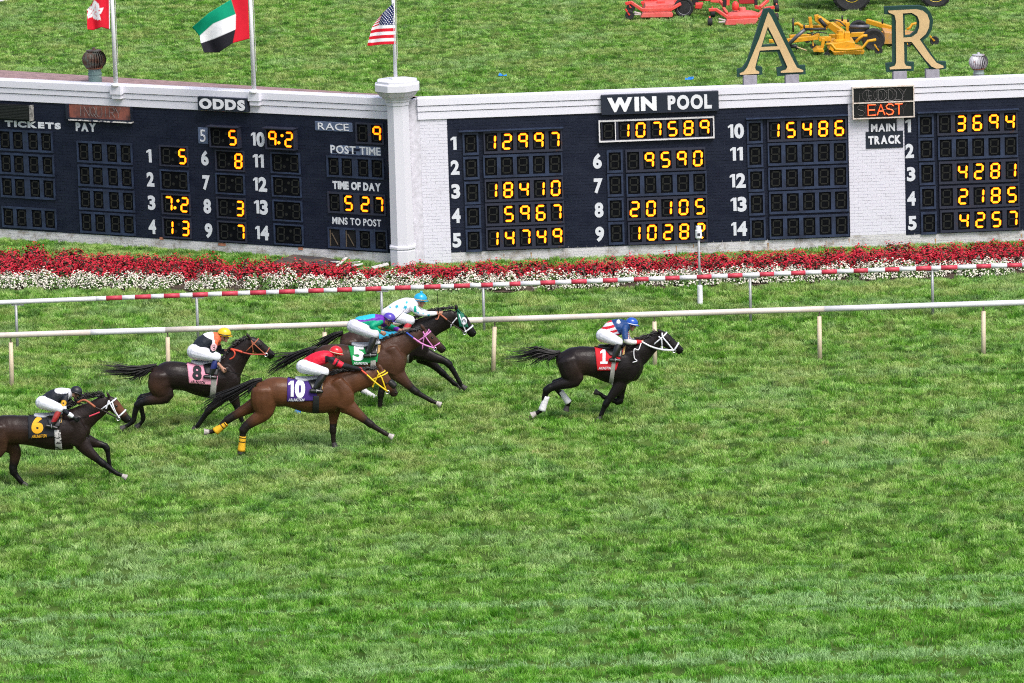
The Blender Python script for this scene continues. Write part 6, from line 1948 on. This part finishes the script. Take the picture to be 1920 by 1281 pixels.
rider(S8_, 'jockey in yellow helmet with black white and orange jersey', dict(
  head=(1336, 148), hr=60, look=.25, torso=[(1085, 300, 82), (1128, 240, 82), (1195, 196, 74), (1262, 182, 56)], hip=(1062, 318, 80), knee=(1262, 372, 46), ankle=(1205, 540), toe=(1255, 580), heel=(1140, 575),
  arm_near=[(1240, 228), (1218, 355), (1318, 488)], arm_far=[(1262, 235), (1300, 315), (1390, 296)], near_hand_dy=-.30, silk=silk8, helm=mat('yellow_helmet', (.72, .47, .012), .3, coat=.4), sleeve=.84, armk=1.1,
  boot_top=(385, [(70, (.012, .02, .13))])))
whip(S8_, 'thin black whip held low by the yellow helmeted jockey', [(1335, 495), (1400, 520), (1500, 545), (1650, 592)], -.33)

# --- number 5
S5 = Survey(560, 530, 5.1235, 102.1, 600)
H5 = dict(coat=(.047, .022, .0145), points=(.011, .009, .0085), flank=(900, 760, 260, (.070, .032, .019)), hooves=[0, 0, 1, 0],
  trunk=[(185, 712, 82), (260, 712, 118), (340, 720, 130), (430, 728, 134), (530, 740, 140), (640, 755, 154), (760, 760, 172), (870, 755, 182), (950, 770, 150)],
  neck=[(860, 680, 165), (950, 622, 130), (1050, 570, 100), (1130, 530, 86), (1180, 500, 72)],
  head=[(1185, 488, 58), (1245, 535, 67), (1310, 588, 49), (1368, 632, 39), (1392, 650, 33)], ears=[(1203, 452, 1170, 402)],
  mass=[dict(pts=[(220, 720, 105), (230, 820, 110), (250, 890, 80)], dy=.155, ratio=.55), dict(pts=[(880, 640, 65), (930, 780, 95), (900, 860, 80)], dy=.165, ratio=.45)],
  legs=[('near', [(240, 850, 105), (255, 930, 70), (70, 1040, 36), (0, 1195, 25), (-12, 1230, 22), (-18, 1262, 26)]),
        ('far', [(240, 860, 100), (240, 930, 64), (110, 1060, 34), (60, 1200, 24), (50, 1235, 21), (55, 1258, 24)]),
        ('near', [(945, 870, 90), (1000, 930, 58), (1115, 1040, 33), (1265, 1130, 22), (1310, 1150, 20), (1350, 1168, 24)]),
        ('far', [(850, 880, 75), (820, 970, 46), (792, 1065, 32), (780, 1190, 22), (776, 1225, 20), (772, 1252, 23)])],
  wraps=[('near', 0, (3, 1200), (-14, 1256), WRAP_B, 28)],
  tail=[dict(pts=[(175, 628, 0), (110, 645, 0), (20, 680, 0), (-70, 720, 0), (-170, 780, .02), (-260, 835, .03), (-325, 890, .03)], w=.075, n=100, start=.2), dict(pts=[(100, 650, 0), (-60, 690, 0), (-200, 700, .02), (-320, 690, .03)], w=.06, n=14), dict(pts=[(150, 640, 0), (90, 700, -.03), (60, 800, -.02)], w=.05, n=20)],
  mane=dict(pts=[(790, 560), (870, 525), (960, 490), (1060, 460), (1165, 438)], blow=(-.10, -.02, -.01)), eye=(1282, 522), nostril=(1400, 632),
  cloth=dict(quad=[(475, 598), (775, 598), (755, 762), (520, 797)], mat=GRN, num='5', numbox=(520, 632, 610, 750), nmat=NUM_W, txt=(530, 665, 762, 785), bold=.055, tilt=.03),
  girth=[([(690, 750), (740, 745), (742, 930), (690, 930)], GIRTH)],
  saddle=dict(pts=[(520, 588), (600, 600), (680, 590), (770, 570)], mat=SAD_G, pad=[(620, 600), (770, 600), (750, 690), (650, 680)], pom=[(765, 600), (790, 605), (780, 670), (755, 690)]),
  straps=dict(mat=REIN_P, w=.014, loops=[(.45, .015, -.25)], lines=[[(1195, 465), (1230, 530), (1300, 625)], [(1255, 455), (1205, 500), (1188, 635)], [(1300, 610), (1355, 575)]], bit=(1308, 632)),
  reins=[([(1035, 480, -.10), (1100, 530, -.14)], .019, REIN_BL), ([(1100, 530, -.14), (1190, 590, -.14), (1305, 632, -.12)], .018, REIN_P), ([(1035, 480, .1), (1305, 632, .12)], .014, REIN_P)])
horse(S5, 'bay racehorse with green cloth number 5 and pink bridle', H5)
def silk5(x, y, yy):
    if abs(yy) > .155 and y > 345: return (.0, .29, .16)
    if (x - 765) ** 2 + (y - 372) ** 2 < 22 ** 2 and abs(yy) > .1: return (.5, .55, .25)
    if y < 345 and x < 735 and y < 352 - (x - 600) * .2: return (.02, .42, .55)
    return (.13, .02, .33)
rider(S5, 'jockey in purple helmet and purple and green jersey', dict(
  head=(868, 352), hr=54, look=.5, torso=[(590, 395, 68), (650, 380, 64), (720, 366, 62), (790, 360, 50)], hip=(545, 420, 66), knee=(732, 495, 46), ankle=(672, 670), toe=(742, 702), heel=(632, 712),
  arm_near=[(762, 385), (708, 425), (800, 482)], arm_far=[(800, 385), (880, 425), (985, 462)], silk=silk5, helm=mat('purple_helmet', (.075, .045, .36), .3, coat=.4), sleeve=.88, armk=1.1, near_hand_dy=-.16, breech=(.62, .62, .70)))
whip(S5, 'thin black whip raised diagonally by the purple helmeted jockey', [(835, 450), (880, 400), (940, 345), (1015, 268)], -.2)

# --- far runner on the rail
S7 = Survey(560, 530, 5.1235, 103.65, 900)
H7 = dict(coat=(.011, .008, .008), points=BAY_K, flank=(480, 560, 220, (.046, .024, .017)), hooves=[0, 0, 0, 0],
  trunk=[(448, 570, 84), (520, 572, 118), (610, 578, 132), (700, 584, 136), (800, 594, 142), (900, 604, 158), (1010, 606, 172), (1110, 606, 168), (1180, 630, 120)],
  neck=[(1090, 530, 160), (1200, 460, 128), (1310, 400, 104), (1420, 355, 92), (1490, 325, 74)],
  head=[(1500, 318, 60), (1560, 365, 68), (1618, 425, 52), (1662, 478, 42), (1682, 496, 35)], ears=[(1518, 268, 1502, 205)],
  mass=[dict(pts=[(490, 580, 100), (500, 670, 108), (530, 740, 80)], dy=.155, ratio=.55), dict(pts=[(1100, 500, 65), (1160, 620, 90), (1150, 690, 80)], dy=.165, ratio=.45)],
  legs=[('near', [(520, 700, 100), (580, 790, 66), (540, 960, 35), (640, 1055, 24), (690, 1095, 21), (735, 1118, 25)]),
        ('far', [(500, 700, 100), (500, 790, 64), (400, 930, 34), (420, 1090, 24), (440, 1120, 21), (470, 1140, 24)]),
        ('near', [(1170, 670, 85), (1290, 715, 54), (1432, 775, 33), (1540, 945, 22), (1560, 985, 20), (1592, 1010, 24)]),
        ('far', [(1180, 710, 75), (1270, 770, 48), (1375, 862, 31), (1490, 965, 22), (1525, 985, 20), (1555, 1005, 24)])],
  wraps=[('near', 0, (612, 1030), (735, 1118), WRAP_W, 29)],
  tail=[dict(pts=[(420, 478, 0), (340, 510, 0), (250, 560, 0), (150, 620, 0), (40, 680, .02)], w=.08, n=80, start=.2)],
  mane=dict(pts=[(1090, 350), (1170, 315), (1260, 280), (1370, 252), (1490, 242)], blow=(-.09, -.01, .02)), eye=(1600, 362), nostril=(1690, 480),
  cloth=dict(quad=[(760, 452), (960, 452), (960, 560), (780, 575)], mat=mat('turquoise_saddle_cloth', (.02, .32, .52), .8), num=None),
  girth=[([(1030, 700), (1062, 690), (1058, 770), (1030, 770)], GIRTH)],
  saddle=dict(pts=[(820, 445), (880, 450), (950, 440), (1030, 410)], mat=SAD_K),
  straps=dict(mat=WHITE_M, w=.014, loops=[(2.35, .018, 0)], lines=[[(1520, 330), (1465, 400), (1460, 430)], [(1540, 300), (1580, 400), (1605, 465)]], bit=(1595, 478)),
  reins=[([(1355, 300, -.1), (1425, 358, -.13)], .021, REIN_B), ([(1425, 358, -.13), (1500, 415, -.14), (1595, 475, -.12)], .013, REIN_K), ([(1350, 310, -.12), (1335, 350, -.2), (1312, 352, -.2)], .014, REIN_B), ([(1355, 300, .1), (1595, 475, .12)], .012, REIN_K)],
  hood=dict(quad=[(1518, 262), (1565, 262), (1632, 430), (1545, 425)], mat=mat('green_blinker_hood', (.012, .14, .085), .7, var=.1), cup=(1588, 362)))
horse(S7, 'dark racehorse with green blinker hood running along the rail', H7)
STARS = [(945, 215, 16), (1027, 222, 18), (937, 265, 15), (1040, 178, 13), (1030, 285, 11), (1065, 302, 12), (1250, 290, 13), (1150, 262, 11), (880, 232, 11), (985, 285, 11), (1200, 268, 9), (905, 290, 10)]
def silk7(x, y, yy):
    for sx, sy, r in STARS:
        dx, dy_ = x - sx, y - sy
        d = math.hypot(dx, dy_)
        if d < r * 1.25:
            a = (math.atan2(dx, -dy_) + math.pi) % (2 * math.pi / 5)
            k = abs(a - math.pi / 5) / (math.pi / 5)
            if d < r * (.55 + .70 * k): return (.02, .38, .52)
    if 1108 < x < 1135 and 205 < y < 262 and abs(yy) > .1: return (.0, .30, .20)
    return (.74, .73, .79)
rider(S7, 'jockey in cyan helmet and white jersey with blue stars', dict(
  head=(1170, 165), hr=56, look=.25, torso=[(890, 285, 66), (950, 255, 74), (1030, 222, 74), (1105, 205, 54)], hip=(872, 305, 66), knee=(1075, 365, 46), ankle=(1000, 500), toe=(1060, 530), heel=(960, 528),
  arm_near=[(1100, 240), (1190, 298), (1352, 294)], arm_far=[(1105, 240), (1200, 285), (1358, 290)], silk=silk7, helm=mat('cyan_helmet', (.01, .34, .58), .3, coat=.4), band=mat('tan_band', (.5, .33, .16), .5), sleeve=.90, pompom=True, armk=1.1,
  boot_top=(365, [(52, (.36, .25, .18)), (36, (.5, .03, .04))])))
whip(S7, 'black whip held upright by the cyan helmeted jockey', [(1345, 290), (1340, 240), (1335, 160), (1330, 82)], -.12)
# ------------------------------------------------------------------ turf: blades instanced over the field
def grass_material():
    m = bpy.data.materials.new('turf_blades')
    m.use_nodes = True
    nt = m.node_tree
    L = nt.links.new
    bs = nt.nodes['Principled BSDF']
    bs.inputs['Roughness'].default_value = 0.5
    bs.inputs['Specular IOR Level'].default_value = 0.35
    geo = nt.nodes.new('ShaderNodeNewGeometry')
    def mapped(scale):
        mp = nt.nodes.new('ShaderNodeMapping'); mp.inputs['Scale'].default_value = scale
        L(geo.outputs['Position'], mp.inputs['Vector']); return mp
    def nz(scale, detail, stretch, rough=.6):
        n = nt.nodes.new('ShaderNodeTexNoise'); n.inputs['Scale'].default_value = scale; n.inputs['Detail'].default_value = detail; n.inputs['Roughness'].default_value = rough
        L(mapped(stretch).outputs[0], n.inputs['Vector']); return n
    def ramp(n, *el):
        r = nt.nodes.new('ShaderNodeValToRGB')
        while len(r.color_ramp.elements) < len(el): r.color_ramp.elements.new(.5)
        for e, (p, c) in zip(r.color_ramp.elements, el):
            e.position = p; e.color = (*c, 1) if len(c) == 3 else (c[0], c[0], c[0], 1)
        L(n, r.inputs['Fac']); return r
    def mix(f, a, b):
        x = nt.nodes.new('ShaderNodeMix'); x.data_type = 'RGBA'
        L(f, x.inputs[0]); L(a, x.inputs[6]); L(b, x.inputs[7]); return x.outputs[2]
    def rgb(c):
        x = nt.nodes.new('ShaderNodeRGB'); x.outputs[0].default_value = (*c, 1); return x.outputs[0]
    oi = nt.nodes.new('ShaderNodeObjectInfo')
    hue = ramp(oi.outputs['Random'], (0, (.012, .055, .006)), (.28, (.05, .17, .012)), (.5, (.15, .37, .03)), (.78, (.28, .54, .07)), (1, (.62, .76, .32)))
    big = ramp(nz(.5, 3, (1, .6, 1)).outputs['Fac'], (.40, (.070, .28, .014)), (.60, (.22, .40, .06)))
    clump = ramp(nz(2.9, 8, (.62, .55, .3), .72).outputs['Fac'], (.43, (.010, .050, .005)), (.475, (.085, .27, .018)), (.53, (.25, .52, .065)), (.595, (.58, .74, .30)))
    base0 = nt.nodes.new('ShaderNodeMix'); base0.data_type = 'RGBA'; base0.inputs[0].default_value = .60
    L(hue.outputs[0], base0.inputs[6]); L(clump.outputs[0], base0.inputs[7])
    base = nt.nodes.new('ShaderNodeMix'); base.data_type = 'RGBA'; base.inputs[0].default_value = .15
    L(base0.outputs[2], base.inputs[6]); L(big.outputs[0], base.inputs[7])
    # dry straw: more of it in the worn strip the runners use and on the infield
    sep = nt.nodes.new('ShaderNodeSeparateXYZ'); L(geo.outputs['Position'], sep.inputs[0])
    worn = nt.nodes.new('ShaderNodeMapRange'); worn.inputs['From Min'].default_value = 84; worn.inputs['From Max'].default_value = 99
    worn.inputs['To Min'].default_value = .05; worn.inputs['To Max'].default_value = 1.0
    L(sep.outputs['Y'], worn.inputs['Value'])
    straw_n = ramp(nz(.9, 7, (.7, .6, 1), .74).outputs['Fac'], (.47, (0.,)), (.62, (.75,)))
    sm = nt.nodes.new('ShaderNodeMath'); sm.operation = 'MULTIPLY'
    L(straw_n.outputs[0], sm.inputs[0]); L(worn.outputs[0], sm.inputs[1])
    c1 = mix(sm.outputs[0], base.outputs[2], rgb((.44, .49, .18)))
    bare = ramp(nz(1.8, 6, (.9, .6, 1), .75).outputs['Fac'], (.645, (0.,)), (.70, (.85,)))
    sm2 = nt.nodes.new('ShaderNodeMath'); sm2.operation = 'MULTIPLY'
    L(bare.outputs[0], sm2.inputs[0]); L(worn.outputs[0], sm2.inputs[1])
    c2 = mix(sm2.outputs[0], c1, rgb((.50, .38, .20)))
    # pale blue-green sheen of mower-laid lines along the track, painted into blade colour
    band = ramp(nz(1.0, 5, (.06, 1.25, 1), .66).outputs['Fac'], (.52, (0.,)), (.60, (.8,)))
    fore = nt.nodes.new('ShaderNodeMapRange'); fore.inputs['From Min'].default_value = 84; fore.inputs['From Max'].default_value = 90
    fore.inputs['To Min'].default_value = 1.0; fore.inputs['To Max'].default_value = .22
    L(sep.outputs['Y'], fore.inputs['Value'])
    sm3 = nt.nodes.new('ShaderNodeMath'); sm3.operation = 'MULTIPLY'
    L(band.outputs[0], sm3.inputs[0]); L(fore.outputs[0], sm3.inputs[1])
    viv = nt.nodes.new('ShaderNodeMapRange'); viv.inputs['From Min'].default_value = 80; viv.inputs['From Max'].default_value = 92
    viv.inputs['To Min'].default_value = .34; viv.inputs['To Max'].default_value = 0.0
    L(sep.outputs['Y'], viv.inputs['Value'])
    c2 = mix(viv.outputs[0], c2, rgb((.10, .40, .015)))
    pale = ramp(nz(.55, 6, (.6, .5, 1), .7).outputs['Fac'], (.52, (0.,)), (.66, (.6,)))
    c2 = mix(pale.outputs[0], c2, rgb((.38, .53, .25)))
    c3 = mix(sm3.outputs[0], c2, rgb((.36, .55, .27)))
    # odd bleached blade
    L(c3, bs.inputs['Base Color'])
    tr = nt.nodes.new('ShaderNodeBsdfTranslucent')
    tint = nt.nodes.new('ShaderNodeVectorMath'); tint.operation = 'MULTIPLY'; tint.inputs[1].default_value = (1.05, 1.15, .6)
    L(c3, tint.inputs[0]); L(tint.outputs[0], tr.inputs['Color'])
    ms = nt.nodes.new('ShaderNodeMixShader'); ms.inputs[0].default_value = .3
    L(bs.outputs[0], ms.inputs[1]); L(tr.outputs[0], ms.inputs[2])
    L(ms.outputs[0], nt.nodes['Material Output'].inputs['Surface'])
    return m
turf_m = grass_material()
tufts = bpy.data.collections.new('turf_tufts')           # prototypes only, not linked to the scene
def tuft(seed, nb, R, hmin, hmax, lean):
    r_ = random.Random(seed)
    v, f = [], []
    la = r_.uniform(0, 6.28)
    for _ in range(nb):
        a, d = r_.uniform(0, 6.283), R * math.sqrt(r_.random())
        x, y = d * math.cos(a), d * math.sin(a)
        h = r_.uniform(hmin, hmax)
        yaw = r_.uniform(0, 6.283)
        w = r_.uniform(.005, .009)
        lx = math.cos(la) * lean * h + r_.uniform(-.7, .7) * h
        ly = math.sin(la) * lean * h + r_.uniform(-.7, .7) * h
        cx, cy = math.cos(yaw) * w, math.sin(yaw) * w
        i = len(v)
        v += [(x - cx, y - cy, -.01), (x + cx, y + cy, -.01), (x + lx * .4 + cx * .8, y + ly * .4 + cy * .8, h * .6), (x + lx * .4 - cx * .8, y + ly * .4 - cy * .8, h * .6), (x + lx, y + ly, h)]
        f += [(i, i + 1, i + 2, i + 3), (i + 3, i + 2, i + 4)]
    me = bpy.data.meshes.new('tuft')
    me.from_pydata(v, [], f)
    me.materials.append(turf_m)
    o = bpy.data.objects.new('tuft', me)
    tufts.objects.link(o)
for s in range(8): tuft(s, 30, .10, .035, .085, (.15, .6, 1.0)[s % 3])

def scatter_group(density, smin, smax, seed):
    g = bpy.data.node_groups.new('turf', 'GeometryNodeTree')
    g.interface.new_socket('Geometry', in_out='INPUT', socket_type='NodeSocketGeometry')
    g.interface.new_socket('Geometry', in_out='OUTPUT', socket_type='NodeSocketGeometry')
    N, L = g.nodes.new, g.links.new
    gi, go = N('NodeGroupInput'), N('NodeGroupOutput')
    dp = N('GeometryNodeDistributePointsOnFaces'); dp.inputs['Seed'].default_value = seed
    pos = N('GeometryNodeInputPosition')
    # thinner and thicker clumps
    mp = N('ShaderNodeVectorMath'); mp.operation = 'MULTIPLY'; mp.inputs[1].default_value = (1.0, .75, 1)
    L(pos.outputs[0], mp.inputs[0])
    no = N('ShaderNodeTexNoise'); no.inputs['Scale'].default_value = 2.4; no.inputs['Detail'].default_value = 4
    L(mp.outputs[0], no.inputs['Vector'])
    mr = N('ShaderNodeMapRange'); mr.inputs['From Min'].default_value = .38; mr.inputs['From Max'].default_value = .58
    mr.inputs['To Min'].default_value = density * .4; mr.inputs['To Max'].default_value = density * 1.35
    L(no.outputs['Fac'], mr.inputs['Value'])
    L(gi.outputs[0], dp.inputs['Mesh']); L(mr.outputs[0], dp.inputs['Density'])
    ci = N('GeometryNodeCollectionInfo'); ci.inputs['Collection'].default_value = tufts
    ci.inputs['Separate Children'].default_value = True; ci.inputs['Reset Children'].default_value = True
    ip = N('GeometryNodeInstanceOnPoints'); ip.inputs['Pick Instance'].default_value = True
    L(dp.outputs['Points'], ip.inputs['Points']); L(ci.outputs[0], ip.inputs['Instance'])
    rv = N('FunctionNodeRandomValue'); rv.data_type = 'FLOAT_VECTOR'
    rv.inputs[0].default_value = (-.12, -.12, 0); rv.inputs[1].default_value = (.12, .12, 6.283)
    L(rv.outputs[0], ip.inputs['Rotation'])
    # taller where it grows thicker
    ms = N('ShaderNodeMapRange'); ms.inputs['From Min'].default_value = .38; ms.inputs['From Max'].default_value = .64
    ms.inputs['To Min'].default_value = smin; ms.inputs['To Max'].default_value = smax
    no2 = N('ShaderNodeTexNoise'); no2.inputs['Scale'].default_value = 2.4; no2.inputs['Detail'].default_value = 4
    L(mp.outputs[0], no2.inputs['Vector']); L(no2.outputs['Fac'], ms.inputs['Value'])
    sv = N('ShaderNodeCombineXYZ'); sv.inputs[0].default_value = 1; sv.inputs[1].default_value = 1
    L(ms.outputs[0], sv.inputs[2])
    L(sv.outputs[0], ip.inputs['Scale'])
    L(ip.outputs[0], go.inputs[0])
    return g
def turf(polys, density, smin, smax, seed):
    b = MB()
    for p in polys: b.add([(x, y, 0.0) for x, y in p], [tuple(range(len(p)))])
    o = b.build('grass', turf_m)
    md = o.modifiers.new('turf', 'NODES'); md.node_group = scatter_group(density, smin, smax, seed)
    o['kind'] = 'stuff'
    return o
GX = np.linspace(-16, 16, 33)
front = [[(GX[i], 77.5), (GX[i + 1], 77.5), (GX[i + 1], bed_front(GX[i + 1]) - .02), (GX[i], bed_front(GX[i]) - .02)] for i in range(32)]
def wall_y(x):
    if x < CORNER.x: return LW.pt((x - CORNER.x) / LW.d.x, 0).y
    return RW.pt((x - CORNER.x) / RW.d.x, 0).y
strip = [[(GX[i], bed_back(GX[i]) + .02), (GX[i + 1], bed_back(GX[i + 1]) + .02), (GX[i + 1], wall_y(GX[i + 1]) - .06), (GX[i], wall_y(GX[i]) - .06)] for i in range(32)]
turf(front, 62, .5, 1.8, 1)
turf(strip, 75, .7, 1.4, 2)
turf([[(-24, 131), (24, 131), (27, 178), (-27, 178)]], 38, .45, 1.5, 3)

# clods thrown up behind the leader
cp = Vector(S1.p(398, 1110, -.135)) + S1.o
b = MB(); rr = random.Random(3)
for _ in range(46):
    c_ = Vector((rr.gauss(-.05, .09), rr.gauss(0, .06), abs(rr.gauss(0.02, .05)))); k = rr.uniform(.006, .017)
    b.add([c_ + Vector((k * rr.uniform(.5, 1.5), 0, 0)), c_ + Vector((-k, k, 0)), c_ + Vector((-k, -k * rr.uniform(.5, 1.5), 0)), c_ + Vector((0, 0, k * 1.4))], [(0, 1, 3), (1, 2, 3), (2, 0, 3), (0, 2, 1)])
tag(b.build('dirt', mat('thrown_soil', (.07, .055, .03), .95), None, (cp.x, cp.y, .02)), kind='stuff')
